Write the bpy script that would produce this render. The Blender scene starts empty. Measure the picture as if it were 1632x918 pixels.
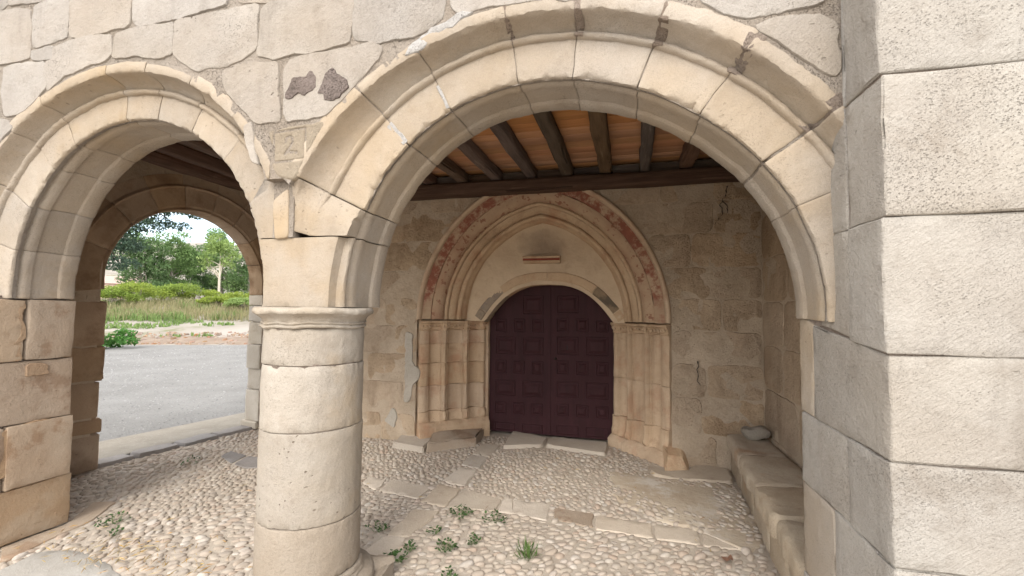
import bpy, bmesh, math, random
import numpy as np
from mathutils import Vector, noise
from mathutils.geometry import delaunay_2d_cdt

S = bpy.context.scene
COL = S.collection
R = math.radians
PI = math.pi
random.seed(7)

# ---------------------------------------------------------------- camera
cam = bpy.data.cameras.new('camera')
camo = bpy.data.objects.new('camera', cam)
COL.objects.link(camo)
S.camera = camo
cam.sensor_fit = 'HORIZONTAL'
cam.sensor_width = 36.0
cam.lens = 36.0 * 721.2 / 1632.0
cam.clip_start = 0.05
cam.clip_end = 4000
yaw, pitch, roll = .251123, .047309, .009736
f = Vector((-math.sin(yaw) * math.cos(pitch), math.cos(yaw) * math.cos(pitch), math.sin(pitch)))
r0 = Vector((math.cos(yaw), math.sin(yaw), 0))
u0 = r0.cross(f)
r1 = r0 * math.cos(roll) + u0 * math.sin(roll)
u1 = -r0 * math.sin(roll) + u0 * math.cos(roll)
from mathutils import Matrix
M = Matrix((r1, u1, -f)).transposed().to_4x4()
M.translation = Vector((0, 0, 1.6))
camo.matrix_world = M

# ---------------------------------------------------------------- sky and sun
SUN_EL, SUN_AZ = R(40), R(-3)     # azimuth measured from straight behind the camera (-Y), negative = to the right
W = bpy.data.worlds.new('World')
S.world = W
W.use_nodes = True
nt = W.node_tree
nt.nodes.clear()
N = nt.nodes.new
out = N('ShaderNodeOutputWorld')
bg = N('ShaderNodeBackground')
sky = N('ShaderNodeTexSky')
sky.sky_type = 'NISHITA'
sky.sun_disc = False
sky.sun_elevation = SUN_EL
sun_dir = Vector((math.sin(-SUN_AZ) * math.cos(SUN_EL), -math.cos(SUN_AZ) * math.cos(SUN_EL), math.sin(SUN_EL)))
sky.sun_rotation = math.atan2(sun_dir.x, sun_dir.y)
sky.air_density = 1.0
sky.dust_density = 1.2
tc = N('ShaderNodeTexCoord')
mp = N('ShaderNodeMapping')
mp.inputs['Scale'].default_value = (1, 1, 2.6)
cn = N('ShaderNodeTexNoise')
cn.inputs['Scale'].default_value = 2.3
cn.inputs['Detail'].default_value = 7
cn.inputs['Roughness'].default_value = .55
cr = N('ShaderNodeValToRGB')
cr.color_ramp.elements[0].position = .33
cr.color_ramp.elements[0].color = (0, 0, 0, 1)
cr.color_ramp.elements[1].position = .52
cr.color_ramp.elements[1].color = (.92, .92, .92, 1)
mx = N('ShaderNodeMixRGB')
mx.inputs[2].default_value = (10.5, 10.3, 10.1, 1)
nt.links.new(tc.outputs['Generated'], mp.inputs[0])
nt.links.new(mp.outputs[0], cn.inputs['Vector'])
nt.links.new(cn.outputs['Fac'], cr.inputs[0])
nt.links.new(cr.outputs[0], mx.inputs[0])
nt.links.new(sky.outputs[0], mx.inputs[1])
nt.links.new(mx.outputs[0], bg.inputs[0])
bg.inputs[1].default_value = .15
nt.links.new(bg.outputs[0], out.inputs[0])

sl = bpy.data.lights.new('sun', 'SUN')
sl.energy = 1.2
sl.angle = R(24)
sl.color = (1, .95, .87)
so = bpy.data.objects.new('sun', sl)
COL.objects.link(so)
so.rotation_euler = (-sun_dir).to_track_quat('-Z', 'Y').to_euler()

S.view_settings.view_transform = 'Standard'
S.view_settings.look = 'None'
S.view_settings.gamma = 1
S.view_settings.use_curve_mapping = False
S.view_settings.exposure = 1.4
S.cycles.max_bounces = 12
S.cycles.diffuse_bounces = 8

# ---------------------------------------------------------------- materials
def newmat(name):
    m = bpy.data.materials.new(name)
    m.use_nodes = True
    t = m.node_tree
    t.nodes.clear()
    o = t.nodes.new('ShaderNodeOutputMaterial')
    b = t.nodes.new('ShaderNodeBsdfPrincipled')
    b.inputs['Roughness'].default_value = .9
    b.inputs['Specular IOR Level'].default_value = .2
    t.links.new(b.outputs[0], o.inputs[0])
    return m, t, b

class G:
    """small node-graph helper"""
    def __init__(s, t):
        s.t = t
    def n(s, typ, **kw):
        x = s.t.nodes.new(typ)
        for k, v in kw.items():
            setattr(x, k, v)
        return x
    def l(s, a, b):
        s.t.links.new(a, b)
    def coords(s, rnd=True):
        t = s.n('ShaderNodeTexCoord')
        if not rnd:
            return t.outputs['Object']
        oi = s.n('ShaderNodeObjectInfo')
        mu = s.n('ShaderNodeMath', operation='MULTIPLY')
        mu.inputs[1].default_value = 37.0
        s.l(oi.outputs['Random'], mu.inputs[0])
        ad = s.n('ShaderNodeVectorMath', operation='ADD')
        s.l(t.outputs['Object'], ad.inputs[0])
        s.l(mu.outputs[0], ad.inputs[1])
        return ad.outputs[0]
    def noise(s, v, scale, detail=4, rough=.6, dist=0):
        x = s.n('ShaderNodeTexNoise')
        x.inputs['Scale'].default_value = scale
        x.inputs['Detail'].default_value = detail
        x.inputs['Roughness'].default_value = rough
        x.inputs['Distortion'].default_value = dist
        s.l(v, x.inputs['Vector'])
        return x.outputs['Fac']
    def map(s, v, rot=(0, 0, 0), scale=(1, 1, 1)):
        if any(rot):
            q = s.n('ShaderNodeMapping')
            q.inputs['Rotation'].default_value = rot
            s.l(v, q.inputs[0])
            v = q.outputs[0]
        x = s.n('ShaderNodeMapping')
        x.inputs['Scale'].default_value = scale
        s.l(v, x.inputs[0])
        return x.outputs[0]
    def ramp(s, v, a, b, ca=0., cb=1.):
        x = s.n('ShaderNodeMapRange')
        x.clamp = True
        x.inputs[1].default_value = a
        x.inputs[2].default_value = b
        x.inputs[3].default_value = ca
        x.inputs[4].default_value = cb
        s.l(v, x.inputs[0])
        return x.outputs[0]
    def mix(s, fac, a, b, mode='MIX'):
        x = s.n('ShaderNodeMixRGB', blend_type=mode)
        for i, q in ((0, fac), (1, a), (2, b)):
            if isinstance(q, (int, float)):
                x.inputs[i].default_value = q
            elif isinstance(q, tuple):
                x.inputs[i].default_value = q if len(q) == 4 else (*q, 1)
            else:
                s.l(q, x.inputs[i])
        return x.outputs[0]
    def math(s, op, a, b):
        x = s.n('ShaderNodeMath', operation=op)
        for i, q in ((0, a), (1, b)):
            if isinstance(q, (int, float)):
                x.inputs[i].default_value = q
            else:
                s.l(q, x.inputs[i])
        return x.outputs[0]
    def bump(s, h, strength, dist, prev=None):
        x = s.n('ShaderNodeBump')
        x.inputs['Strength'].default_value = strength
        x.inputs['Distance'].default_value = dist
        s.l(h, x.inputs['Height'])
        if prev is not None:
            s.l(prev, x.inputs['Normal'])
        return x.outputs[0]
    def pits(s, v, scale, size, mscale=3.0, m0=.45, m1=.6):
        x = s.n('ShaderNodeTexVoronoi')
        x.inputs['Scale'].default_value = scale
        w = s.map(v, rot=(0, R(25), 0), scale=(1, 1, 1.5))
        wn = s.n('ShaderNodeVectorMath', operation='ADD')
        nn = s.n('ShaderNodeTexNoise')
        nn.inputs['Scale'].default_value = scale * 1.3
        s.l(v, nn.inputs['Vector'])
        sc = s.n('ShaderNodeVectorMath', operation='SCALE')
        sc.inputs['Scale'].default_value = .9 / scale
        s.l(nn.outputs['Color'], sc.inputs[0])
        s.l(w, wn.inputs[0])
        s.l(sc.outputs[0], wn.inputs[1])
        s.l(wn.outputs[0], x.inputs['Vector'])
        p = s.ramp(x.outputs['Distance'], size * .55, size, 1, 0)
        return s.math('MULTIPLY', p, s.ramp(s.noise(v, mscale, 3), m0, m1))

def stone_mat(name, light, mid, dark, tool=0., toolrot=40, pit=.6, bump=1., blotch=2.2, var=.12, stain=None, rough=.92, lich=.0, run=.0, warm=.0):
    m, t, b = newmat(name)
    g = G(t)
    v = g.coords()
    wv = g.coords(False)
    base = g.mix(g.ramp(g.noise(v, blotch, 5, .62), .36, .66), mid, light)
    base = g.mix(g.math('MULTIPLY', g.ramp(g.noise(v, blotch * 3.7, 6, .7), .56, .74), .55), base, dark)
    grain = g.noise(v, 210, 3, .7)
    base = g.mix(g.ramp(grain, .34, .64, .26, 0), base, (dark[0] * .5, dark[1] * .5, dark[2] * .5))
    if lich:
        lm = g.math('MULTIPLY', g.ramp(g.noise(v, 5.5, 7, .75), .55, .68), lich)
        base = g.mix(lm, base, (.17, .155, .14))
    if warm:
        wm = g.math('MULTIPLY', g.ramp(g.noise(wv, 1.15, 4, .6), .42, .64), warm)
        base = g.mix(wm, base, (light[0] * .93, light[1] * .80, light[2] * .60))
    if run:
        rv_ = g.map(wv, scale=(7.5, 7.5, .8))
        rm = g.math('MULTIPLY', g.math('MULTIPLY', g.ramp(g.noise(rv_, 1.0, 5, .6, .4), .54, .72), g.ramp(g.noise(wv, 1.7, 3), .42, .6)), run)
        base = g.mix(rm, base, (dark[0] * .75, dark[1] * .74, dark[2] * .74))
        gm = g.math('MULTIPLY', g.ramp(g.noise(v, 3.1, 8, .78, .6), .57, .70), run * .8)
        base = g.mix(gm, base, (dark[0] * .8, dark[1] * .74, dark[2] * .68))
    if stain:
        sm = g.math('MULTIPLY', g.ramp(g.noise(wv, stain[1], 5, .65), stain[2], stain[3]), stain[4] if len(stain) > 4 else .7)
        base = g.mix(sm, base, stain[0])
    ps = g.pits(v, 80, .30, 1.9, .50, .70)
    pl = g.pits(v, 19, .15, 1.6, .52, .64)
    pb = g.pits(v, 150, .30, 3.3, .40, .66)
    ps = g.math('MAXIMUM', ps, g.math('MULTIPLY', pb, .6))
    pm = g.math('MAXIMUM', ps, pl)
    base = g.mix(g.math('MULTIPLY', pm, pit), base, (dark[0] * .5, dark[1] * .46, dark[2] * .42))
    oi = g.n('ShaderNodeObjectInfo')
    hv = g.n('ShaderNodeHueSaturation')
    g.l(g.ramp(oi.outputs['Random'], 0, 1, 1 - var, 1 + var * .7), hv.inputs['Value'])
    r2 = g.math('FRACT', g.math('MULTIPLY', oi.outputs['Random'], 17.31), 0)
    g.l(g.ramp(r2, 0, 1, 1 - 1.4 * var, 1 + 1.4 * var), hv.inputs['Saturation'])
    g.l(base, hv.inputs['Color'])
    g.l(hv.outputs[0], b.inputs['Base Color'])
    b.inputs['Roughness'].default_value = rough
    n1 = g.bump(g.noise(v, 14, 6, .7), .55 * bump, .02)
    n1 = g.bump(g.noise(v, 75, 5, .7), .55 * bump, .006, n1)
    if tool:
        tv = g.map(v, (0, R(toolrot), 0), (26, 60, 120))
        n1 = g.bump(g.noise(tv, 1.0, 3, .6, .6), tool, .006, n1)
    inv = g.math('SUBTRACT', 1.0, pm)
    n1 = g.bump(inv, .8 * bump, .008, n1)
    g.l(n1, b.inputs['Normal'])
    return m

LIME = stone_mat('limestone_weathered', (.319, .292, .261), (.276, .245, .213), (.191, .162, .134), tool=.55, pit=.7, var=.1, lich=.22, run=.5, warm=.16)
ARCHM = stone_mat('limestone_arch', (.344, .303, .255), (.309, .259, .205), (.230, .183, .135), pit=.6, bump=.7, var=.09, lich=.12, stain=((.286, .206, .118), 1.7, .52, .7, .5), run=.35, warm=.45)
BUTT = stone_mat('limestone_buttress', (.330, .309, .278), (.291, .266, .235), (.192, .167, .140), tool=.75, toolrot=38, pit=.5, var=.06, lich=.3, run=.55, warm=.10)
COLM = stone_mat('limestone_column', (.336, .301, .255), (.300, .260, .211), (.217, .174, .134), pit=.9, bump=.8, var=.07, stain=((.270, .191, .106), 2.2, .55, .72, .55), run=.4, warm=.4)
JAMB = stone_mat('limestone_jamb', (.383, .304, .224), (.352, .260, .177), (.245, .159, .095), pit=.35, bump=.8, var=.12, stain=((.230, .137, .075), 2.6, .54, .6, .65))
JAMBO = stone_mat('limestone_ochre', (.40, .30, .20), (.36, .25, .155), (.27, .165, .095), pit=.3, bump=.9, var=.02, blotch=3, stain=((.40, .33, .25), 2.0, .5, .68, .8))
INNER = stone_mat('church_wall_stone', (.529, .413, .299), (.466, .356, .248), (.320, .228, .152), pit=.4, bump=2.3, var=.07, blotch=1.6, stain=((.320, .223, .147), 1.3, .52, .7, .55), run=.6)
PORT = stone_mat('portal_stone', (.572, .432, .299), (.495, .362, .242), (.308, .200, .126), pit=.35, bump=.9, var=.045, stain=((.396, .216, .131), 3.2, .52, .68, .6), run=.6)
ENDW = stone_mat('end_wall_stone', (.46, .345, .24), (.39, .28, .19), (.23, .155, .10), pit=.3, bump=1., var=.1, stain=((.22, .14, .085), 1.9, .5, .62, .7))
SLAB = stone_mat('paving_stone', (.528, .462, .384), (.456, .390, .318), (.300, .240, .186), pit=.3, bump=.8, var=.14)
GREYS = stone_mat('grey_kerb_stone', (.289, .268, .252), (.230, .212, .200), (.145, .128, .117), pit=.3, bump=1., var=.12)
PALEG = stone_mat('pale_grey_slab', (.37, .35, .315), (.32, .295, .26), (.22, .195, .165), pit=.25, bump=.8, var=.02, blotch=1.6)
BENCHM = stone_mat('bench_stone', (.46, .395, .31), (.385, .31, .23), (.24, .175, .12), pit=.35, bump=1.2, var=.12, stain=((.33, .19, .10), 2.7, .56, .7, .6))
MORT = stone_mat('old_mortar', (.280, .228, .188), (.216, .170, .136), (.120, .092, .075), pit=.6, bump=2.6, var=.05, blotch=5)
WMORT = stone_mat('pale_wall_mortar', (.313, .273, .231), (.254, .213, .171), (.151, .120, .099), pit=.5, bump=2.4, var=.03, blotch=2.6)
MORTI = stone_mat('inner_mortar', (.53, .43, .325), (.46, .365, .265), (.33, .245, .17), pit=.25, bump=1.8, var=.03, blotch=3)
WHITEM = stone_mat('white_mortar', (.380, .366, .350), (.335, .319, .302), (.253, .230, .209), pit=.3, bump=1.5, var=.03, blotch=6)
PLASTM = stone_mat('grey_plaster', (.46, .42, .36), (.42, .375, .315), (.30, .25, .20), pit=.4, bump=1.3, var=.03)
WORNM = stone_mat('bare_rubble', (.197, .158, .140), (.155, .124, .108), (.084, .063, .055), tool=1., toolrot=20, pit=.6, bump=2.5, var=.05, blotch=9)
OCHRE = stone_mat('ochre_plaque_stone', (.263, .224, .172), (.234, .192, .142), (.179, .135, .090), pit=.5, bump=1.3, var=.02)
PLINTH = stone_mat('worn_column_base', (.301, .260, .211), (.264, .218, .168), (.193, .141, .097), pit=.35, bump=.9, var=.03)

def simple_mat(name, a, c, scale=6, rough=.85, bump=.3, bscale=None, island=False, extra=None, stretch=None, var=0, sat=(.6, 1.5), hue=.015):
    m, t, b = newmat(name)
    g = G(t)
    v = g.coords()
    if stretch:
        v = g.map(v, scale=stretch)
    col = g.mix(g.ramp(g.noise(v, scale, 5, .65), .35, .65), a, c)
    if extra:
        col = g.mix(g.ramp(g.noise(v, extra[1], 6, .7), extra[2], extra[3]), col, extra[0])
    if island or var:
        hv = g.n('ShaderNodeHueSaturation')
        if island:
            ge = g.n('ShaderNodeNewGeometry')
            rn = ge.outputs['Random Per Island']
        else:
            rn = g.n('ShaderNodeObjectInfo').outputs['Random']
        g.l(g.ramp(rn, 0, 1, 1 - (var or .3), 1 + (var or .3) * .8), hv.inputs['Value'])
        r2 = g.math('FRACT', g.math('MULTIPLY', rn, 13.7), 0)
        g.l(g.ramp(r2, 0, 1, *sat), hv.inputs['Saturation'])
        r3 = g.math('FRACT', g.math('MULTIPLY', rn, 29.3), 0)
        g.l(g.ramp(r3, 0, 1, .5 - hue, .5 + hue), hv.inputs['Hue'])
        g.l(col, hv.inputs['Color'])
        col = hv.outputs[0]
    g.l(col, b.inputs['Base Color'])
    b.inputs['Roughness'].default_value = rough
    if bump:
        g.l(g.bump(g.noise(v, bscale or scale * 6, 5, .7), bump, .01), b.inputs['Normal'])
    return m

def pebble_mat(name, island):
    m, t, b = newmat(name)
    g = G(t)
    v = g.coords(False)
    if island:
        rn = g.n('ShaderNodeNewGeometry').outputs['Random Per Island']
    else:
        rn = g.n('ShaderNodeObjectInfo').outputs['Random']
    cr = g.n('ShaderNodeValToRGB')
    els = cr.color_ramp.elements
    els[0].color = (.42, .36, .29, 1)
    els[1].position = 1
    els[1].color = (.47, .42, .36, 1)
    for p, c in ((.12, (.50, .45, .39)), (.28, (.40, .34, .28)), (.42, (.45, .385, .32)), (.5, (.40, .31, .245)), (.56, (.48, .42, .35)), (.7, (.34, .30, .26)), (.78, (.52, .48, .43)), (.9, (.43, .35, .29))):
        e = els.new(p)
        e.color = (*c, 1)
    g.l(rn, cr.inputs[0])
    col = g.mix(g.ramp(g.noise(v, 45, 5, .7), .4, .75, 0, .45), cr.outputs[0], (.25, .20, .155))
    # lying dust and soil, in large drifts
    col = g.mix(g.ramp(g.noise(v, 1.5, 5, .65), .44, .66, .08, .6), col, (.33, .28, .225))
    col = g.mix(1.0, col, (.88, .87, .86), 'MULTIPLY')
    g.l(col, b.inputs['Base Color'])
    b.inputs['Roughness'].default_value = .85
    g.l(g.bump(g.noise(v, 120, 4, .7), .35, .004), b.inputs['Normal'])
    return m
PEB = pebble_mat('cobble_stone', False)
PEBS = pebble_mat('cobble_stone_mass', True)
SOIL = simple_mat('packed_soil', (.44, .385, .32), (.34, .285, .23), 5, .95, .8, 40, extra=((.40, .345, .28), 2.2, .52, .66))
EARTHM = simple_mat('trodden_lime_floor', (.448, .381, .297), (.347, .280, .207), 3, .95, .9, 22, extra=((.504, .459, .403), 2.6, .5, .64))
GROUND = simple_mat('field_ground', (.242, .221, .192), (.188, .167, .138), .35, .95, .6, 8, extra=((.125, .126, .068), .11, .56, .62))
BOUNCEM = simple_mat('pale_bounce_ground', (.493, .448, .392), (.414, .370, .314), .8, .95, .6, 20)
ROADM = simple_mat('gravel_road', (.172, .168, .160), (.135, .131, .124), .9, .95, 1.0, 30, extra=((.105, .10, .094), 24, .53, .66))
DIRT = simple_mat('tan_dirt_strip', (.245, .222, .185), (.205, .182, .148), 4, .95, .8, 50, extra=((.28, .26, .23), 30, .56, .66))
REDSOIL = simple_mat('red_rubble_soil', (.199, .155, .119), (.144, .106, .079), 2, .95, .9, 9)
BEAM = simple_mat('dark_old_timber', (.142, .103, .080), (.080, .057, .043), 3, .75, .7, 10, stretch=(9, .8, 9), var=.25, extra=((.249, .200, .158), 2.5, .6, .75))
BEAMX = simple_mat('dark_wall_plate', (.109, .081, .064), (.065, .046, .036), 3, .78, .7, 10, stretch=(.8, 9, 9), var=.2, extra=((.189, .152, .123), 2.5, .6, .75))
BOARD = simple_mat('orange_pine_board', (.50, .26, .13), (.39, .19, .088), 1.6, .7, .2, 9, stretch=(.5, 12, 12), var=.12, sat=(.85, 1.1), hue=.004, extra=((.17, .085, .045), 4.5, .62, .72))
DOORM = simple_mat('maroon_painted_wood', (.047, .0155, .0185), (.033, .0115, .0135), 2.2, .6, .6, 30, stretch=(7, 7, .8), extra=((.085, .05, .042), 5, .66, .82))
IRON = simple_mat('dark_iron', (.02, .018, .018), (.03, .024, .02), 10, .6, .3)

def red_mat():
    m, t, b = newmat('flaking_red_paint')
    g = G(t)
    v = g.coords()
    st = g.mix(g.ramp(g.noise(v, 4, 5), .4, .6), (.42, .31, .21), (.36, .255, .17))
    rd = g.mix(g.ramp(g.noise(v, 9, 5), .35, .65), (.25, .095, .062), (.20, .08, .054))
    fl = g.ramp(g.noise(v, 6.5, 8, .75), .41, .54)
    sep = g.n('ShaderNodeSeparateXYZ')
    g.l(g.n('ShaderNodeTexCoord').outputs['Object'], sep.inputs[0])
    hi = g.ramp(g.math('ADD', sep.outputs['Z'], g.ramp(g.noise(v, 5, 4), .3, .7, -.2, .2)), 1.52, 1.78)
    fac = g.math('MULTIPLY', fl, hi)
    g.l(g.mix(fac, st, rd), b.inputs['Base Color'])
    g.l(g.bump(g.noise(v, 40, 5, .7), .5, .008), b.inputs['Normal'])
    return m
REDP = red_mat()

def rosette_mat():
    m, t, b = newmat('portal_hollow_stone')
    g = G(t)
    v = g.coords()
    st = g.mix(g.ramp(g.noise(v, 3, 5), .4, .62), (.40, .285, .19), (.33, .205, .135))
    rd = g.math('MULTIPLY', g.ramp(g.noise(v, 15, 4, .6), .565, .63), .7)
    col = g.mix(rd, st, (.19, .065, .042))
    g.l(col, b.inputs['Base Color'])
    n = g.bump(g.noise(v, 30, 5, .7), .7, .01)
    g.l(n, b.inputs['Normal'])
    return m
ROSE = rosette_mat()

def tymp_mat():
    m, t, b = newmat('tympanum_plaster')
    g = G(t)
    v = g.coords()
    o = g.n('ShaderNodeTexCoord').outputs['Object']
    col = g.mix(g.ramp(g.noise(v, 2.2, 6, .65), .38, .64), (.47, .36, .25), (.56, .44, .31))
    col = g.mix(g.ramp(g.noise(v, 6, 6, .7), .58, .74, 0, .5), col, (.26, .185, .125))
    # candle soot above the little shelf
    mpn = g.n('ShaderNodeMapping')
    mpn.inputs['Location'].default_value = (.0, 0, -2.40 * 1.15)
    mpn.inputs['Scale'].default_value = (.8, 0, 1.15)
    g.l(o, mpn.inputs[0])
    ln = g.n('ShaderNodeVectorMath', operation='LENGTH')
    g.l(mpn.outputs[0], ln.inputs[0])
    d = g.math('ADD', ln.outputs['Value'], g.ramp(g.noise(v, 6, 5), .3, .7, -.07, .07))
    col = g.mix(g.ramp(d, .04, .26, .55, 0), col, (.14, .10, .075))
    g.l(col, b.inputs['Base Color'])
    n = g.bump(g.noise(v, 9, 6, .7), .7, .02)
    n = g.bump(g.noise(v, 60, 4, .7), .4, .005, n)
    g.l(n, b.inputs['Normal'])
    return m
TYMP = tymp_mat()

def leaf_mat(name, a, c, trans=.25):
    m, t, b = newmat(name)
    g = G(t)
    ge = g.n('ShaderNodeNewGeometry')
    col = g.mix(ge.outputs['Random Per Island'], a, c)
    g.l(col, b.inputs['Base Color'])
    b.inputs['Roughness'].default_value = .6
    tr = g.n('ShaderNodeBsdfTranslucent')
    g.l(col, tr.inputs['Color'])
    ms = g.n('ShaderNodeMixShader')
    ms.inputs[0].default_value = trans
    g.l(b.outputs[0], ms.inputs[1])
    g.l(tr.outputs[0], ms.inputs[2])
    o = [x for x in t.nodes if x.type == 'OUTPUT_MATERIAL'][0]
    g.l(ms.outputs[0], o.inputs[0])
    return m
BARK = simple_mat('pale_bark', (.30, .27, .22), (.20, .17, .14), 6, .9, .5)
DBARK = simple_mat('dark_bark', (.10, .08, .065), (.06, .048, .04), 6, .9, .5)

# ---------------------------------------------------------------- object helpers
def fin(o, label=None, cat=None, group=None, kind=None):
    if label: o['label'] = label
    if cat: o['category'] = cat
    if group: o['group'] = group
    if kind: o['kind'] = kind
    return o

def thing(name, loc, label, cat, group=None):
    o = bpy.data.objects.new(name, None)
    o.empty_display_size = .1
    COL.objects.link(o)
    o.location = loc
    return fin(o, label, cat, group, 'thing')

def root_loc(p):
    v = Vector((0, 0, 0))
    while p is not None:
        v += p.location
        p = p.parent
    return v

def mesh_obj(name, verts, faces, mat, parent=None, smooth=True, sharp=38, loc=None, recalc=True):
    """verts are WORLD coordinates; the object sits at loc (top level) or in its parent's frame"""
    off = root_loc(parent) + (Vector(loc) if loc is not None else Vector((0, 0, 0)))
    me = bpy.data.meshes.new(name)
    a = np.asarray(verts, dtype=np.float64) - np.array(off)
    me.from_pydata(a.tolist(), [], faces)
    if recalc:
        bm = bmesh.new()
        bm.from_mesh(me)
        bmesh.ops.recalc_face_normals(bm, faces=bm.faces)
        bm.to_mesh(me)
        bm.free()
    if smooth:
        me.polygons.foreach_set('use_smooth', [True] * len(me.polygons))
        me.set_sharp_from_angle(angle=R(sharp))
    if mat is not None:
        for q in (mat if isinstance(mat, (list, tuple)) else [mat]):
            me.materials.append(q)
    o = bpy.data.objects.new(name, me)
    COL.objects.link(o)
    if loc is not None: o.location = loc
    if parent is not None: o.parent = parent
    return o

def nz(p, s, seed=0.):
    return noise.noise(Vector((p[0] * s + seed, p[1] * s + seed * 1.7, p[2] * s - seed)))

def nv(p, s, seed=0.):
    return noise.noise_vector(Vector((p[0] * s + seed, p[1] * s + seed * 1.7, p[2] * s - seed)))

def resample(poly, step):
    out = []
    n = len(poly)
    for i in range(n):
        a, c = np.array(poly[i], float), np.array(poly[(i + 1) % n], float)
        k = max(1, int(round(np.linalg.norm(c - a) / step)))
        for j in range(k):
            out.append(a + (c - a) * j / k)
    return np.array(out)

def ngon_inset(P, d):
    """2-D inset along vertex normals (P counter-clockwise)"""
    e = np.roll(P, -1, 0) - P
    n = np.c_[-e[:, 1], e[:, 0]]
    n /= np.maximum(np.linalg.norm(n, axis=1), 1e-9)[:, None]
    v = n + np.roll(n, 1, 0)
    v /= np.maximum(np.linalg.norm(v, axis=1), 1e-6)[:, None]
    return P + v * d

def ccw(P):
    P = np.array(P, float)
    x, y = P[:, 0], P[:, 1]
    return P if np.sum(x * np.roll(y, -1) - y * np.roll(x, -1)) > 0 else P[::-1]

SEED = [0]
def stone(name, poly, frame, depth, mat, parent, bevel=.012, wob=.006, relief=.006, step=.045, tilt=.003, round_it=2, grid=None, height=None):
    """one stone: an irregular polygon in a plane, real thickness, worn edges and an uneven face.
    frame(u, v, w) -> world, w = out of the face"""
    SEED[0] += 1
    sd = SEED[0] * 3.17
    rr = random.Random(SEED[0])
    P = resample(ccw(poly), step)
    for _ in range(round_it):
        P = .25 * np.roll(P, 1, 0) + .5 * P + .25 * np.roll(P, -1, 0)
    P = np.array([p + np.array(nv((p[0], p[1], 0), 9, sd)[:2]) * wob + np.array(nv((p[0], p[1], 0), 33, sd)[:2]) * wob * .5 for p in P])
    n = len(P)
    I1 = ngon_inset(P, bevel * .35)
    I2 = ngon_inset(P, bevel * 1.05)
    tx, ty = rr.uniform(-tilt, tilt), rr.uniform(-tilt, tilt)
    cen = P.mean(0)
    def w_at(p):
        w = tx * (p[0] - cen[0]) * 3 + ty * (p[1] - cen[1]) * 3
        w += relief * (nz((p[0], p[1], 0), 5, sd) + .5 * nz((p[0], p[1], 0), 15, sd))
        if height is not None: w += height(p[0], p[1])
        return w
    verts, faces = [], []
    for ring, w in ((P, -depth), (P, -bevel)):
        for p in ring: verts.append(frame(p[0], p[1], w))
    for ring, w in ((I1, -bevel * .38),):
        for p in ring: verts.append(frame(p[0], p[1], w + .6 * w_at(p)))
    for a in range(2):
        for i in range(n):
            j = (i + 1) % n
            faces.append((a * n + i, a * n + j, (a + 1) * n + j, (a + 1) * n + i))
    faces.append(tuple(range(n - 1, -1, -1)))
    lo, hi = P.min(0), P.max(0)
    gs = grid or max(.07, min(hi - lo) / 5)
    pts = [Vector(p) for p in I2]
    xs = np.arange(lo[0] + gs * .5, hi[0], gs)
    ys = np.arange(lo[1] + gs * .5, hi[1], gs)
    jit = 0 if grid else .25
    for x in xs:
        for y in ys:
            pts.append(Vector((x + rr.uniform(-jit, jit) * gs, y + rr.uniform(-jit, jit) * gs)))
    res = delaunay_2d_cdt(pts, [], [list(range(n))], 1, 1e-6)
    b = len(verts)
    vmap = {}
    for k, (q, orig) in enumerate(zip(res[0], res[3])):
        verts.append(frame(q[0], q[1], w_at(q)))
        for o in orig:
            if o < n: vmap[o] = b + k
    for fc in res[2]: faces.append(tuple(b + i for i in fc))
    for i in range(n):
        j = (i + 1) % n
        if i in vmap and j in vmap and vmap[i] != vmap[j]:
            faces.append((2 * n + i, 2 * n + j, vmap[j], vmap[i]))
    return mesh_obj(name, verts, faces, mat, parent)

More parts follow.
